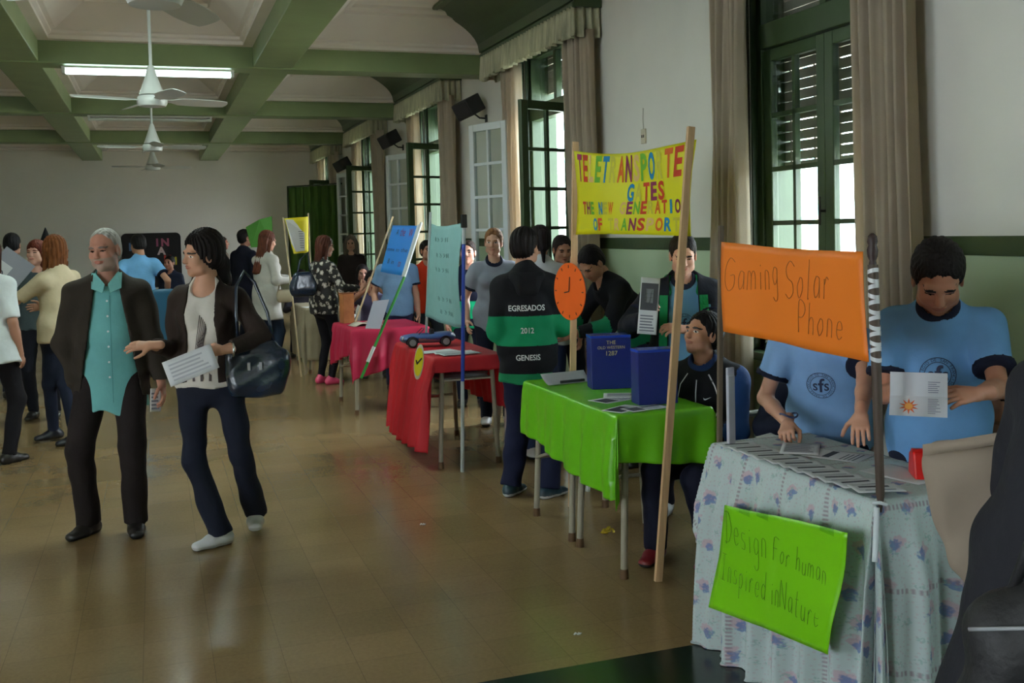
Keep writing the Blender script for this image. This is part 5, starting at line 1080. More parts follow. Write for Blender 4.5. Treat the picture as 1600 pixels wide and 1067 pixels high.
# ------------------------------------------------------------------ people
NAVY = (26, 30, 48)
def tee(c, cuff=NAVY, **k): return dict(c=c, cuff=cuff, collar=cuff, sleeve=k.pop('sleeve', .62), hem=k.pop('hem', -.10), slr=.016, **k)
def emblem(o, tz, r=.062, tgt='shirt', tx=0):
    n = 40; m = cm(34, 44, 76, .7, 'ink')
    def ringm(a, b):
        vs = [(q*math.cos(2*math.pi*k/n), q*math.sin(2*math.pi*k/n), 0) for q in (a, b) for k in range(n)]; return vs, [(k, (k+1) % n, (k+1) % n+n, k+n) for k in range(n)]
    mb = MB()
    for a, b in ((r*.70, r*.74), (r*.96, r)): v, f = ringm(a, b); mb.add(v, f)
    txt = 'COLEGIO DE SAN FRANCISCO DE SALES '
    for i, ch in enumerate(txt):
        if ch == ' ': continue
        v, f = textmesh(ch, r*.24, align='CENTER'); a = math.pi*1.08-2*math.pi*i/len(txt); c, s_ = math.cos(a-math.pi/2), math.sin(a-math.pi/2); q = r*.78
        mb.add([(q*math.cos(a)+p[0]*c-p[1]*s_, q*math.sin(a)+p[0]*s_+p[1]*c, 0) for p in v], f)
    for ch, dx, dy, sz in (('f', .02, -.46, 1.45), ('S', -.38, -.34, .74), ('S', .40, -.34, .74)):
        v, f = textmesh(ch, r*sz, align='CENTER', offset=.0014); mb.add([(p[0]+dx*r, p[1]+dy*r, 0) for p in v], f)
    decal(o, tgt, 'emblem', mb.v, mb.f, m, tx, tz)
# --- the older man
o = person('bald-topped grey haired man in an open dark jacket and turquoise shirt', -.25, 6.13, 178, 1.715, 0, build=1.02, head=(-24, -6, 3), rh=(.175, .03, .84), rhint=(.9, -.5, 0), brow=(96, 80, 70), hands=(0, 1), lh=(-.27, .06, .79), curl=(.3, .5), thumb=(.3, .5),
    rf=(.15, .02, 0, -38), lf=(-.10, .08, 0, 4), skin=(176, 124, 104), hair='crop', hairc=(186, 182, 176), beard=(158, 132, 120), eyes='down',
    top=dict(c=(108, 172, 172), hem=-.25, flare=.02, sleeve=1.3, collar=(118, 180, 178), wr=.003, neck=.008, wave=.02), jacket=dict(c=(48, 42, 36), hem=-.17, open=(.065, .165), flare=.025, loose=.02, wr=.009, inf=.004), legs=dict(c=(34, 28, 28), inf=.008, bell=.006), shoe=(24, 20, 20), sole=(18, 16, 16))
P0, X1, Fw, u, s = o['frame']
n_ = 32
for k in range(6): decal(o, 'shirt', 'shirt_button', [(.006*math.cos(a), .006*math.sin(a), .001) for a in np.linspace(0, 2*math.pi, 12, endpoint=False)], [tuple(range(12))], cm(214, 222, 220, .3, 'plastic'), 0, .38-.085*k, eps=.005)
decal(o, 'shirt', 'button_placket', [(x_, z_, 0) for z_ in np.linspace(-.19, .41, 30) for x_ in (.013, .016)], [(2*i, 2*i+1, 2*i+3, 2*i+2) for i in range(29)], cm(70, 130, 130, .8), 0, 0, eps=.003)
for sg in (-1, 1):
    m = MB(); c0 = P0+u*.485*s; F_ = lambda a, b, c: tuple(c0+X1*(a*sg*s)+Fw*(b*s)+u*(c*s)); m.add([F_(.020, .135, -.060), F_(.078, .115, -.035), F_(.080, .04, .050), F_(.055, .075, .050), F_(.008, .115, -.012)], [(0, 1, 2, 3, 4)]); m.build('shirt_collar', cm(122, 186, 184, .85), o['root'], solid=.004)
wl = toworld(o, o['WL']); paper('paper_sheet', (wl[0]-.035, wl[1]-.03, wl[2]-.09), .06, .13, 0, 'small folded paper in the man\'s lowered hand', 'paper', tilt=(R(86), R(4), R(20)), marks=lines(.1, .9, .1, .9, 5))
# --- the woman walking beside him
o = person('dark haired woman in a dark blazer and jeans looking at the man', .255, 5.66, 160, 1.675, 0, fem=True, build=1.04, side=0, head=(-46, -6, -4), rh=('w', -.03, 5.52, 1.095), rhd=(.85, .3, .02), rhn=(-.3, .75, 1), rhint=(-.1, -.8, -.8), lh=('w', .31, 5.36, 1.065), lhint=(-.9, -.3, -.5), lhd=(.9, .25, -.05), lhn=(-.2, .75, .5), curl=(.28, .55), thumb=(.1, .6),
    rf=('w', .27, 5.60, .0, -48), lf=('w', .475, 5.80, .035, 14), skin=(190, 142, 116), hair='low', hairc=(26, 20, 20), smile=True,
    top=dict(c=(206, 200, 190), hem=-.06, sleeve=0, neck=.03, flare=.0), jacket=dict(c=(46, 36, 32), hem=-.03, open=(.075, .085), flare=.012, inf=-.004, sleeve=1.8, wr=.009), legs=dict(c=(26, 30, 44), inf=-.004, bell=.018, wr=.006), shoe=(206, 206, 206), sole=(188, 186, 182))
bl = [];
for k in range(14): a = .45*k; bl.append(((-.04+.006*k, .10+.02*math.sin(a)), (.03*math.sin(a*.7)+.0, .34-.012*k)))
mb = MB()
for p, q in bl: mb.bar((p[0], p[1], 0), (q[0], q[1], 0), .004, .0005)
for sg in (-.045, 0, .045): mb.bar((sg, -.02, 0), (sg*1.1, .12, 0), .014, .0005)
decal(o, 'shirt', 'printed_branches', mb.v, mb.f, cm(86, 78, 76, .8), 0, .0, eps=.004)
wl = toworld(o, o['WL'])
paper('paper_sheet', (.15, 5.31, 1.005), .25, .13, 0, 'white sheet held by the woman in the dark blazer', 'paper', tilt=(R(76), R(-20), R(-8)), marks=lines(.1, .9, .15, .9, 5, (176, 178, 186)))
m = MB(); a = wl; m.tube([(a[0]+.05+.0*math.cos(t), a[1]+.034*math.cos(t)-.01, a[2]+.034*math.sin(t)+.0) for t in np.linspace(0, 2*math.pi, 17)], .006, 6); m.build('bracelet', chrome_m, None, smooth=2).parent = o['root']
bpy.data.objects['bracelet'].matrix_parent_inverse = (Matrix.Translation((.255, 5.66, 0)) @ Matrix.Rotation(R(160), 4, 'Z')).inverted()
hb = empty('handbag', (.485, 5.47, .815), R(-14), 'glossy dark blue leather handbag on the arm of the woman in the blazer', 'handbag'); lm_ = mat('glossy_navy_leather', rgb(20, 34, 52), .22, .1, 6, .35, 18, spec=.7)
F = Sdf(); F.ecap((-.10, 0, .07), (.10, 0, .07), .085, .055, .085, .055, np.array([0., 0, 1]), .03); F.ecap((-.13, 0, .17), (.13, 0, .17), .06, .04, .06, .04, np.array([0., 0, 1]), .06); F.ecap((-.08, 0, .24), (.08, 0, .24), .04, .025, .04, .025, np.array([0., 0, 1]), .05); F.warp(wrinkle(.006, 2)); P, Q = F.mesh(.007); npmesh('bag_body', P, Q, [lm_], hb)
m = MB(); m.tube([(-.09, 0, .26), (-.10, .01, .42), (-.10, .04, .56), (-.06, .07, .64), (-.01, .07, .58), (.06, .02, .42), (.09, 0, .26)], .009, 8); m.build('shoulder_strap', lm_, hb, smooth=2)
for x_ in (-.04, .02): m = MB(); m.box(x_, x_+.015, -.062, -.05, .13, .17); m.build('buckle', cm(170, 172, 176, .3, 'metal_light'), hb, bevel=.002)
# --- left edge group
person('person in a loose white blouse and black trousers at the left picture edge', -1.17, 8.40, -25, 1.69, 1, fem=True, build=1.05, head=(0, -8, 0), hair='long', hairc=(70, 36, 28), skin=(170, 124, 100), top=dict(c=(206, 212, 212), hem=-.16, flare=.07, sleeve=.9, name='blouse', wr=.006, slr=.01), legs=dict(c=(24, 22, 26)), rf=(.10, .02, 0, -20), lf=(-.10, -.05, 0, 20))
o = person('ginger long haired woman in a cream top holding up a grey folder', -.74, 9.02, 52, 1.70, 1, fem=True, build=1.1, head=(-12, 2, 0), hair='long+xlong', hairc=(128, 76, 40), skin=(186, 140, 112), lh=('w', -1.17, 9.15, 1.28), lhint=(-.6, -.2, -1), rh=(.12, .28, 1.1), rhint=(1, 0, -1), lhd=(-.2, .6, .8), curl=(.4, .7),
    top=dict(c=(206, 190, 158), hem=-.10, sleeve=.85, flare=.01, slr=.008), legs=dict(c=(36, 42, 60), inf=-.008, wr=.003), shoe=(20, 24, 34), rf=('w', -.66, 8.92, 0, 60), lf=('w', -.84, 9.18, 0, 60))
fo = empty('grey_folder', (-1.13, 9.05, 1.38), 0, 'tilted grey folder with a white label raised by the cream top woman', 'folder'); Tf = Matrix.Rotation(R(40), 4, 'Y')
m = MB(); m.box(-.13, .13, -.004, .004, -.19, .19, T=Tf); m.build('folder_cover', cm(150, 152, 160, .5, 'paper'), fo); m = MB(); m.box(-.10, .01, -.007, -.004, -.13, .08, T=Tf); m.build('white_label', cm(206, 208, 208, .6, 'paper'), fo)
m = MB(); m.tube([Tf @ Vector((-.045+.03*math.cos(t), -.009, -.03+.045*math.sin(t))) for t in np.linspace(.6, 5.6, 14)], .004, 5); m.build('ink_mark', cm(40, 42, 60, .6, 'ink'), fo)
person('red haired woman in dark clothes facing the camera behind the folder', -1.02, 10.4, 172, 1.665, 1, fem=True, build=1.05, head=(-14, 2, 0), hair='bob+fringe', hairc=(104, 46, 30), skin=(204, 158, 138), top=dict(c=(70, 84, 88), hem=-.08, sleeve=1.9), legs=dict(c=(26, 28, 36)))
person('dark haired man in a teal shirt at the far left', -1.42, 11.9, -20, 1.75, 1, head=(10, -10, 0), hair='short', hairc=(20, 18, 20), skin=(150, 108, 86), top=dict(c=(84, 134, 144), hem=-.16, sleeve=1.6, flare=.01), legs=dict(c=(30, 38, 58)))
# --- back of the room
person('student in a light blue t-shirt seen from behind before the dark board', -.17, 13.0, 6, 1.71, 1, head=(20, -14, 0), hair='cap', hairc=(26, 22, 22), skin=(176, 130, 104), top=tee((112, 168, 212), hem=-.17, flare=.01), legs=dict(c=NAVY), build=1.03, lh=(-.3, .0, .95), rh=(.3, .0, .95))
person('child in dark blue clothes near the dark board', .22, 15.6, 150, 1.40, 2, hair='short', hairc=(26, 20, 20), skin=(176, 120, 100), top=dict(c=(36, 42, 62), sleeve=1.9), legs=dict(c=(30, 32, 44)), hs=1.05)
person('person in a grey brown coat standing alone by the far wall', 1.13, 19.0, -70, 1.67, 2, head=(-20, 0, 0), hair='short', hairc=(60, 34, 28), skin=(186, 120, 100), top=dict(c=(128, 112, 102), hem=-.4, flare=.03, sleeve=1.9, name='coat', inf=.02), legs=dict(c=(40, 38, 44)))
person('dark haired man in a dark navy suit behind the grey cardigan woman', 1.20, 15.0, -50, 1.76, 2, head=(-20, 4, 0), hair='short', hairc=(26, 22, 22), skin=(160, 112, 92), top=dict(c=(206, 208, 212), sleeve=1.5, collar=(214, 214, 216)), jacket=dict(c=(24, 26, 40), hem=-.2, name='suit_jacket'), legs=dict(c=(22, 24, 36)))
o = person('woman with very long brown hair in a pale grey cardigan', 1.27, 12.7, -58, 1.72, 1, fem=True, build=1.05, head=(-12, -14, 0), hair='long+xlong', hairc=(104, 58, 42), skin=(190, 140, 116), rh=('w', 1.58, 12.55, 1.10), lh=('w', 1.62, 12.85, 1.10), rhint=(.5, -.6, -1), lhint=(-.5, -.6, -1), curl=(.6, .6),
    top=dict(c=(176, 172, 164), hem=-.30, flare=.03, sleeve=1.75, name='cardigan', wr=.006, inf=.008), legs=dict(c=(34, 44, 62)), shoe=(40, 34, 32))
paper('paper_sheet', (1.72, 12.6, 1.13), .12, .2, 0, 'white paper held by the long haired woman in the cardigan', 'paper', tilt=(R(25), R(-10), R(10)))
t = empty('cream_handbag', (1.46, 12.5, .84), 0, 'small cream bag on the arm of the grey cardigan woman', 'handbag'); F = Sdf(); F.ecap((-.06, 0, .08), (.06, 0, .08), .08, .04, .08, .04, np.array([0., 0, 1]), .02); P, Q = F.mesh(.012); npmesh('bag_body', P, Q, [cm(186, 172, 146, .5, 'leather')], t); m = MB(); m.tube([(-.08, 0, .12), (-.04, 0, .30), (.04, 0, .30), (.08, 0, .12)], .010, 6); m.build('bag_handle', cm(186, 172, 146, .5, 'leather'), t, smooth=2)
def _floral():
    m = bpy.data.materials.new('floral_print'); m.use_nodes = True; N, L = nodes(m); b = N['Principled BSDF']; b.inputs['Roughness'].default_value = .8; tc = N.new('ShaderNodeTexCoord')
    v = N.new('ShaderNodeTexVoronoi'); v.inputs['Scale'].default_value = 17; L.new(tc.outputs['Object'], v.inputs['Vector']); n = N.new('ShaderNodeTexNoise'); n.inputs['Scale'].default_value = 28; L.new(tc.outputs['Object'], n.inputs['Vector'])
    a = N.new('ShaderNodeMath'); a.operation = 'ADD'; L.new(v.outputs[0], a.inputs[0]); L.new(n.outputs[0], a.inputs[1]); cr = N.new('ShaderNodeValToRGB'); cr.color_ramp.interpolation = 'CONSTANT'; L.new(a.outputs[0], cr.inputs[0])
    e = cr.color_ramp.elements; e[0].color = rgb(206, 198, 190); e[1].color = rgb(30, 26, 26); e[1].position = .93
    for p, c in ((.72, rgb(60, 48, 46)), (.77, rgb(186, 176, 166)), (.88, rgb(96, 92, 70))): x = e.new(p); x.color = c
    L.new(cr.outputs[0], b.inputs['Base Color']); return m
o = person('auburn haired woman in a black and white floral blouse reaching over a desk', 1.74, 11.3, -62, 1.64, 1, fem=True, build=1.06, head=(-20, -10, 0), hair='long+fringe', hairc=(86, 46, 34), skin=(196, 146, 122), rh=('w', 2.14, 11.12, 1.05), rhint=(.3, -.6, -1), lh=('w', 2.05, 11.5, 1.02), curl=(.5, .5), rhd=(-.2, .8, .5),
    top=dict(c=(0, 0, 0), mat=_floral(), hem=-.12, flare=.015, sleeve=1.85, name='blouse', wr=.005), legs=dict(c=(22, 20, 26), inf=-.008), shoe=(214, 70, 112), sole=(206, 60, 100))
t = empty('black_bag', (1.50, 11.12, .98), R(20), 'black leather bag hanging at the back of the floral blouse woman', 'handbag'); F = Sdf(); F.ecap((-.10, 0, .10), (.10, 0, .10), .10, .06, .10, .06, np.array([0., 0, 1]), .02); F.ecap((-.07, 0, .22), (.07, 0, .22), .05, .04, .05, .04, np.array([0., 0, 1]), .05); P, Q = F.mesh(.012); npmesh('bag_body', P, Q, [lm_], t); m = MB(); m.tube([(-.07, 0, .24), (.0, .05, .40), (.12, .10, .48), (.10, .02, .24)], .010, 6); m.build('shoulder_strap', lm_, t, smooth=2)
person('seated woman in a striped top with her hands at her face', 2.42, 11.98, 170, 1.62, 1, fem=True, pz=.47, seat=True, head=(0, -18, 0), hair='bob', hairc=(36, 26, 30), skin=(186, 132, 108), rh=(.05, .27, 1.02), lh=(-.05, .27, 1.02), rhint=(1, .3, -.6), lhint=(-1, .3, -.6), rhd=(0, -.1, 1), lhd=(0, -.1, 1), rf=(.12, .42, 0, 0), lf=(-.12, .42, 0, 0), top=dict(c=(96, 88, 122), sleeve=1.0), legs=dict(c=(34, 34, 46)))
chair_at(2.44, 12.08, R(170), 'white plastic chair under the seated woman in the striped top')
person('dark haired person in maroon sitting beyond the crimson stand', 2.62, 13.6, 175, 1.66, 2, pz=.48, seat=True, hair='long', hairc=(30, 24, 26), skin=(150, 106, 90), rf=(.12, .42, 0, 0), lf=(-.12, .42, 0, 0), rh=(.12, .3, .66), lh=(-.12, .3, .66), top=dict(c=(74, 30, 38), sleeve=1.9), legs=dict(c=(30, 28, 34)))
chair_at(2.64, 13.7, R(175), 'plastic chair under the person in maroon')
person('grey haired person in dark clothes in front of the green curtain screen', 2.92, 16.0, 165, 1.62, 2, hair='curly', hairc=(110, 98, 84), skin=(170, 128, 106), top=dict(c=(44, 36, 36), sleeve=1.9, hem=-.15), legs=dict(c=(30, 28, 30)))
person('dark haired child sitting behind the beige covered desk', 1.92, 14.4, 170, 1.55, 2, pz=.47, seat=True, hair='short', hairc=(28, 22, 20), skin=(150, 106, 84), rf=(.12, .38, 0, 0), lf=(-.12, .38, 0, 0), rh=(.12, .3, .66), lh=(-.12, .3, .66), top=dict(c=(52, 50, 60), sleeve=1.9), legs=dict(c=(34, 34, 44)))
# --- behind the crimson and red stands
person('boy in a grey blue t-shirt standing behind the blue sign', 2.38, 10.48, 176, 1.60, 1, head=(18, -8, 0), hair='short', hairc=(34, 24, 22), skin=(180, 132, 108), lh=(-.2, .1, .78), rh=(.22, .05, .82), top=tee((104, 134, 164), flare=.01), legs=dict(c=(32, 34, 62)))
person('person in a red orange shirt behind the blue and teal signs', 2.80, 10.85, 182, 1.56, 1, head=(10, 0, 0), hair='short', hairc=(34, 24, 22), skin=(180, 128, 104), lh=(-.33, .1, 1.22), lhint=(-1, -.3, -.8), lhd=(.4, .2, .8), top=dict(c=(222, 62, 34), sleeve=.7, slr=.015), legs=dict(c=(56, 62, 70)))
person('child in a navy and bright green jacket behind the teal sign', 2.78, 9.2, 160, 1.56, 1, head=(-8, 0, 0), hair='short', hairc=(44, 30, 24), skin=(214, 160, 138), top=dict(c=(80, 120, 150), sleeve=.5), jacket=dict(c=(26, 30, 50), hem=-.12, band=((20, 176, 120), -.02, .16, (20, 176, 120), -.09), sleeve=1.9), legs=dict(c=NAVY))
person('girl with a sandy ponytail and grey t-shirt looking towards the camera', 2.70, 8.2, 166, 1.67, 0, fem=True, head=(-12, -4, -3), hair='tail+high', hairc=(150, 104, 68), skin=(204, 158, 136), rh=(.24, .05, .88), lh=(-.2, .12, .9), top=tee((140, 146, 160), hem=-.12), legs=dict(c=NAVY), shoe=(200, 200, 200), build=1.0)
person('girl in a white hoodie with dark ponytail standing behind the boy in the striped jacket', 2.60, 6.82, -12, 1.68, 1, fem=True, head=(0, 0, 0), hair='tail+high', hairc=(32, 24, 26), skin=(186, 138, 114), rh=(.28, .05, .86), lh=(-.22, .1, 1.0), top=dict(c=(204, 206, 212), hem=-.10, sleeve=1.9, name='hoodie', inf=.014, wr=.006), legs=dict(c=(44, 54, 82)), shoe=(200, 196, 190), build=1.06)
person('girl with dark tied hair looking down beside the orange clock', 3.03, 7.5, 168, 1.60, 0, fem=True, head=(8, -16, 0), eyes='down', hair='tail', hairc=(40, 28, 28), skin=(168, 118, 96), top=dict(c=(176, 176, 180), hem=-.1, sleeve=1.6), legs=dict(c=NAVY))
person('person bending forward in a black and green jacket behind the orange clock', 3.12, 6.38, 92, 1.66, 1, lean=38, head=(20, -45, 0), hair='short', hairc=(28, 22, 24), skin=(170, 122, 98), rh=(.18, .55, .95), lh=(-.18, .55, .95), top=dict(c=(60, 80, 100)), jacket=dict(c=(22, 22, 28), hem=-.1, sleeve=1.9, band=((22, 112, 78), -.0, .16, (22, 112, 78), -.07)), legs=dict(c=NAVY))
o = person('boy seen from behind in a black jacket with a wide green stripe and white letters', 2.13, 5.86, -14, 1.655, 0, head=(-34, -6, 0), hair='cap', hairc=(28, 22, 22), skin=(184, 134, 108), rh=('w', 2.36, 6.04, 1.14), rhint=(.3, -.9, -.9), rhd=(-.1, .7, .6), lh=(-.16, .22, 1.05), lhint=(-.2, -.8, -.9), build=.92, curl=(.5, .5), rf=('w', 2.22, 5.78, 0, -52), lf=('w', 2.03, 5.93, 0, -35),
    jacket=dict(c=(22, 22, 26), hem=-.20, sleeve=1.92, flare=-.005, band=((18, 124, 82), .045, .235, (22, 110, 70), -.135), inf=.008, wr=.009), top=dict(c=(200, 204, 210)), legs=dict(wr=.008, c=(24, 28, 52), inf=.012, bell=.006), shoe=(30, 54, 66), sole=(208, 208, 204))
for tx_, sz, z_, w_ in (('EGRESADOS', .050, .268, .0), ('2012', .050, .125, 0), ('GENESIS', .050, -.045, 0)):
    v, f = textmesh(tx_, sz, align='CENTER', offset=.001); decal(o, 'jacket', 'white_lettering', [(p[0]*.85, p[1], 0) for p in v], f, cm(206, 208, 206, .7, 'ink'), -.01, z_, back=True)
F = Sdf(); P0, X1, Fw, u, s = o['frame']; nb = P0+u*.47*s; F.ecap(nb-Fw*.05+X1*.07, nb-Fw*.05-X1*.07, .05, .045, .05, .045, u, .03); F.ecap(nb-Fw*.10-u*.05+X1*.04, nb-Fw*.10-u*.05-X1*.04, .06, .035, .06, .035, u, .04); F.warp(wrinkle(.004)); P, Q = F.mesh(.008); npmesh('hood', P, Q, [cm(22, 22, 26, .85)], o['root'])
# --- boy with the flyer
o = person('boy in an open black jacket with green hood lining holding a flyer', 2.81, 5.13, 152, 1.60, 0, head=(4, -20, 0), eyes='down', hair='short', hairc=(40, 30, 26), skin=(204, 152, 128), rh=('w', 2.47, 4.93, 1.14), rhint=(.9, -.2, -.9), rhd=(-.25, .6, .7), lh=('w', 2.64, 4.84, 1.085), lhint=(-.9, -.2, -.9), lhd=(.9, .4, .15), lhn=(-.1, .6, .7), curl=(.8, .7), thumb=(.7, .6),
    top=tee((96, 140, 178), hem=-.14), jacket=dict(c=(24, 26, 34), hem=-.14, sleeve=1.9, open=(.085, .11), inf=.014, wr=.005, slc=(24, 26, 34)), legs=dict(c=NAVY), shoe=(206, 208, 212), sole=(206, 206, 206), rf=(.12, .0, 0, -10), lf=(-.10, .05, 0, 12), build=1.04)
emblem(o, .245, .062)
P0, X1, Fw, u, s = o['frame']; N_ = P0+u*.5*s; gm = cm(22, 128, 76, .7)
F = Sdf()
F.cap(N_+X1*.075+Fw*.0+u*.0, N_-Fw*.10+X1*.05-u*.02, .035, .045, .03); F.cap(N_-X1*.075+Fw*.0+u*.0, N_-Fw*.10-X1*.05-u*.02, .035, .045, .03); F.cap(N_-Fw*.10+X1*.05-u*.02, N_-Fw*.10-X1*.05-u*.02, .045, .045, .03)
for sg in (-1, 1): F.cap(N_+X1*sg*.075, N_+X1*sg*.088+Fw*.075-u*.06, .034, .026, .03)
F.warp(wrinkle(.003)); P, Q = F.mesh(.008); npmesh('green_hood', P, Q, [gm], o['root'])
for sg in (-1, 1): decal(o, 'jacket', 'green_lining', [(sg*(.094+.05*i/3+.012*j/12), .42-.36*j/12, 0) for j in range(13) for i in range(4)], [(j*4+i, j*4+i+1, j*4+i+5, j*4+i+4) for j in range(12) for i in range(3)], gm, 0, 0, eps=.006)
wp = toworld(o, o['WR'])
paper('flyer', (2.44, 4.83, 1.22), .10, .30, 0, 'narrow printed flyer with dark photo held by the boy with the green hood', 'flyer', tilt=(R(78), R(5), R(-28)), marks=[(.06, .94, .42, .9, (64, 66, 70)), (.3, .7, .55, .8, (150, 156, 160))]+lines(.1, .9, .05, .36, 6), thick=.002)
# --- seated boy
o = person('seated boy in a black zip jacket with white piping looking up to the left', 2.62, 4.56, 128, 1.60, 0, pz=.475, seat=True, head=(-24, 14, 0), hair='cap', hairc=(24, 20, 22), skin=(172, 122, 96), rh=(.13, .30, .66), lh=(-.10, .32, .66), rf=(.14, .34, 0, 0), lf=(-.12, .28, 0, 0), curl=(.6, .6),
    top=dict(c=(70, 100, 140), hem=0, sleeve=.5), jacket=dict(c=(20, 20, 24), hem=-.06, sleeve=1.92, slc=(32, 62, 112), slx=.19, inf=.01, wr=.006, collar=(30, 50, 92)), legs=dict(c=(24, 26, 42), inf=.008), shoe=(120, 30, 36), sole=(40, 36, 36), build=1.05)
v, f = [], []
def stroke(pts, w):
    mb = MB()
    for i in range(len(pts)-1): mb.bar((pts[i][0], pts[i][1], 0), (pts[i+1][0], pts[i+1][1], 0), w, .0006)
    return mb.v, mb.f
v, f = stroke([(.0, .43), (-.005, .36), (-.002, .2), (0, .0)], .006); decal(o, 'jacket', 'white_zip', v, f, cm(206, 206, 208, .6), -.0, 0, eps=.003)
for sg in (-1, 1): v, f = stroke([(sg*.06, .46), (sg*.10, .40), (sg*.125, .3), (sg*.13, .15), (sg*.12, -.02)], .006); decal(o, 'jacket', 'white_piping', v, f, cm(206, 206, 208, .6), 0, 0, eps=.003)
sw = [(-.022, .006), (-.018, -.006), (-.010, -.008), (.022, .010), (-.008, 0), (-.014, .0)]; decal(o, 'jacket', 'white_tick', [(p[0]+.06, p[1]+.33, 0) for p in sw], [tuple(range(6))], cm(214, 214, 214, .6, 'ink'), 0, 0)
person('person in dark navy sitting behind the boy at the flowered table', 3.04, 4.25, 150, 1.58, 1, pz=.47, seat=True, head=(0, -10, 0), hair='short', hairc=(26, 22, 22), skin=(170, 124, 100), rf=(.13, .36, 0, 0), lf=(-.13, .36, 0, 0), rh=(.14, .32, .70), lh=(-.14, .34, .70), top=dict(c=(24, 28, 44), sleeve=1.92, inf=.01), legs=dict(c=(24, 26, 40)))
# --- boy behind the orange sign
o = person('boy in a pale blue t-shirt leaning on the flowered table, head behind the orange sign', 2.62, 3.56, 133, 1.50, 0, lean=24, hs=1.06, head=(0, -22, 0), eyes='down', hair='short', hairc=(34, 26, 24), skin=(190, 142, 118), rh=('w', 2.335, 3.435, .845), rhint=(.6, -.4, -.5), rhd=(-.1, .9, -.35), rhn=(.2, .2, 1), lh=('w', 2.30, 2.95, .875), lhint=(-.8, -.3, -.2), lhd=(-.1, .75, -.66), lhn=(0, .6, .75), curl=(1.25, .42), thumb=(.9, .0), rf=(.12, -.15, 0, 0), lf=(-.12, -.2, 0, 0),
    top=tee((126, 164, 208), hem=-.14, wr=.003, loose=.012), legs=dict(c=NAVY), shoe=(40, 40, 46), build=1.06)
emblem(o, .27, .066)
wr_ = toworld(o, o['WR']); m = MB(); m.tube([(.034*math.cos(t), .026*math.sin(t), .006*math.sin(2*t)) for t in np.linspace(0, 2*math.pi, 19)], .004, 6); b_ = m.build('bracelet', cm(44, 54, 92, .6, 'cord'), o['root'], smooth=2); b_.location = tuple(o['WR']+np.array([0, -.02, .03]))
# --- boy reading at the right
o = person('dark haired boy in a light blue t-shirt reading an open leaflet', 2.64, 2.95, 137, 1.60, 0, hs=1.12, hoff=(.03, -.04), head=(6, -40, 0), eyes='down', hair='cap', hairc=(30, 24, 24), skin=(176, 124, 100), rh=('w', 2.345, 2.79, 1.065), rhint=(.4, -.8, -.8), rhd=(-.55, .8, .15), rhn=(.5, .5, .8), lh=('w', 2.46, 2.575, 1.075), lhint=(-.55, -.8, -.75), lhd=(.75, .55, -.05), lhn=(-.5, .3, .8), curl=(.3, .3), thumb=(.15, .15),
    top=tee((104, 152, 200), hem=-.20, wr=.005, loose=.02, flare=.015, sleeve=.72, neck=.006), legs=dict(c=NAVY), build=1.0)
emblem(o, .245, .066)
t = empty('open_leaflet', (2.27, 2.625, 1.075), 0, 'open white leaflet with an orange sun drawing in the reading boy\'s hands', 'leaflet'); t.rotation_euler = (R(62), 0, R(-43))
for sg, rx_ in ((1, 14), (-1, -14)):
    T = Matrix.Rotation(R(rx_), 4, 'X'); m = MB(); m.add([T @ Vector(p) for p in ((-.085, 0, 0), (.085, 0, 0), (.085, sg*.075, 0), (-.085, sg*.075, 0))], [(0, 1, 2, 3)]); m.build('page', cm(214, 216, 222, .6, 'paper'), t, solid=.0012)
    m = MB()
    for k in range(9 if sg < 0 else 6): yy = sg*(.012+.0065*k); m.add([T @ Vector(p) for p in ((.028, yy, .0015), (.028+.03*(1+.3*math.sin(k*3)), yy, .0015), (.028+.03*(1+.3*math.sin(k*3)), yy+.002, .0015), (.028, yy+.002, .0015))], [(0, 1, 2, 3)])
    m.build('printed_lines', cm(110, 114, 140, .6, 'ink'), t, fix=False)
T = Matrix.Rotation(R(-14), 4, 'X'); m = MB(); c0 = Vector((-.028, -.040, .0015)); pts = [T @ (c0+Vector(((.030 if k % 2 else .013)*math.cos(math.pi*k/10), (.030 if k % 2 else .013)*math.sin(math.pi*k/10), 0))) for k in range(20)]; m.add(pts, [tuple(range(20))]); m.build('sun_drawing', cm(206, 96, 52, .6, 'ink'), t, fix=False)
m = MB(); m.add([T @ (c0+Vector((.012*math.cos(math.pi*k/8), .012*math.sin(math.pi*k/8), .0006))) for k in range(16)], [tuple(range(16))]); m.build('sun_disc', cm(226, 160, 80, .6, 'ink'), t, fix=False)
person('small brown haired child sitting by the wall behind the dark coat', 3.06, 3.12, 160, 1.36, 1, pz=.43, seat=True, hs=1.15, head=(10, -5, 0), hair='short', hairc=(70, 48, 38), skin=(170, 120, 98), rf=(.11, .30, 0, 0), lf=(-.11, .30, 0, 0), rh=(.10, .26, .58), lh=(-.10, .26, .58), top=dict(c=(90, 96, 104), sleeve=1.9), legs=dict(c=NAVY))
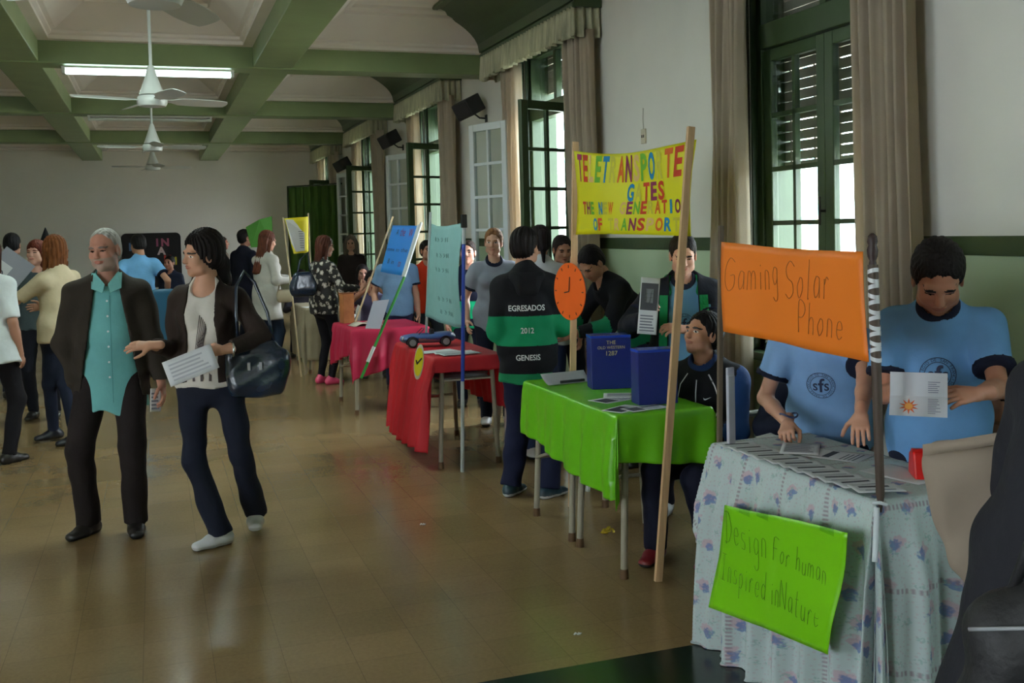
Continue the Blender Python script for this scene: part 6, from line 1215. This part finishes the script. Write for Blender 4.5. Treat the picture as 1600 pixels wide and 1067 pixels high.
# --- dark coat in the right foreground
o = person('person in a long dark coat cut off by the right picture edge', 1.80, 1.58, -84, 1.60, 0, lean=15, head=(-10, -20, 0), hair='curly', hairc=(34, 26, 26), skin=(170, 124, 100), fem=True, lh=(-.12, .30, 1.05), lhint=(-.9, -.9, -.6), rh=(.22, .25, 1.0), rhint=(.5, -1, -.5), build=1.2,
    top=dict(c=(60, 60, 66), sleeve=.5), jacket=dict(c=(40, 40, 46), hem=-.45, sleeve=1.92, flare=.05, inf=.02, wr=.004, name='coat'), legs=dict(c=(30, 30, 36)))
t = empty('beige_cloth_bag', (1.86, 1.93, .76), R(-50), 'beige cloth tote bag hanging beside the dark coat over the table corner', 'bag'); fm = mat('beige_nonwoven_cloth', rgb(150, 134, 118), .8, .06, 6, .5, 9, trans=.1)
F = Sdf(); F.ecap((-.09, 0, .28), (.10, 0, .31), .05, .035, .05, .035, np.array([0., 0, 1]), .03); F.ecap((-.07, 0, .18), (.08, 0, .18), .12, .05, .12, .05, np.array([0., 0, 1]), .06); F.ecap((.0, 0, .03), (.06, 0, .03), .06, .035, .06, .035, np.array([0., 0, 1]), .08); F.warp(wrinkle(.010, 4)); P, Q = F.mesh(.008); npmesh('bag_body', P, Q, [fm], t)
m = MB(); m.sheet(lambda u, v: (-.13+.36*u, -.045+.0*u-.02*math.sin(math.pi*u), .30+.10*u+.028*v), 12, 2); m.build('bag_strap', fm, t, smooth=2, solid=.003, fix=False)
t = empty('black_shoulder_bag', (1.47, 1.43, .55), R(-46), 'large black shoulder bag with zips in the bottom right corner', 'bag'); bk = mat('black_nylon', rgb(30, 29, 32), .6, .15, 9, .3, 60)
F = Sdf(); F.ecap((-.05, 0, .12), (.16, 0, .12), .13, .09, .13, .09, np.array([0., 0, 1]), .03); F.ecap((-.02, 0, .30), (.16, 0, .34), .11, .08, .11, .08, np.array([0., 0, 1]), .05); F.warp(wrinkle(.006, 1)); P, Q = F.mesh(.009); npmesh('bag_body', P, Q, [bk], t)
F = Sdf(); F.ecap((-.02, -.07, .14), (.13, -.07, .14), .09, .045, .09, .045, np.array([0., 0, 1]), .03); F.warp(wrinkle(.004, 2)); P, Q = F.mesh(.008); npmesh('front_pocket', P, Q, [bk], t)
m = MB(); m.tube([(-.09, -.06, .34), (-.0, -.085, .365), (.1, -.10, .375), (.22, -.08, .39)], .004, 6); m.tube([(-.07, -.10, .22), (.03, -.125, .235), (.15, -.11, .24)], .004, 6); m.build('zip', cm(150, 152, 156, .3, 'metal_light'), t, smooth=2)
m = MB(); m.tube([(-.02, 0, .40), (.03, .03, .55), (.16, .08, .70), (.34, .10, .76)], .010, 8); m.build('shoulder_strap', bk, t, smooth=2)
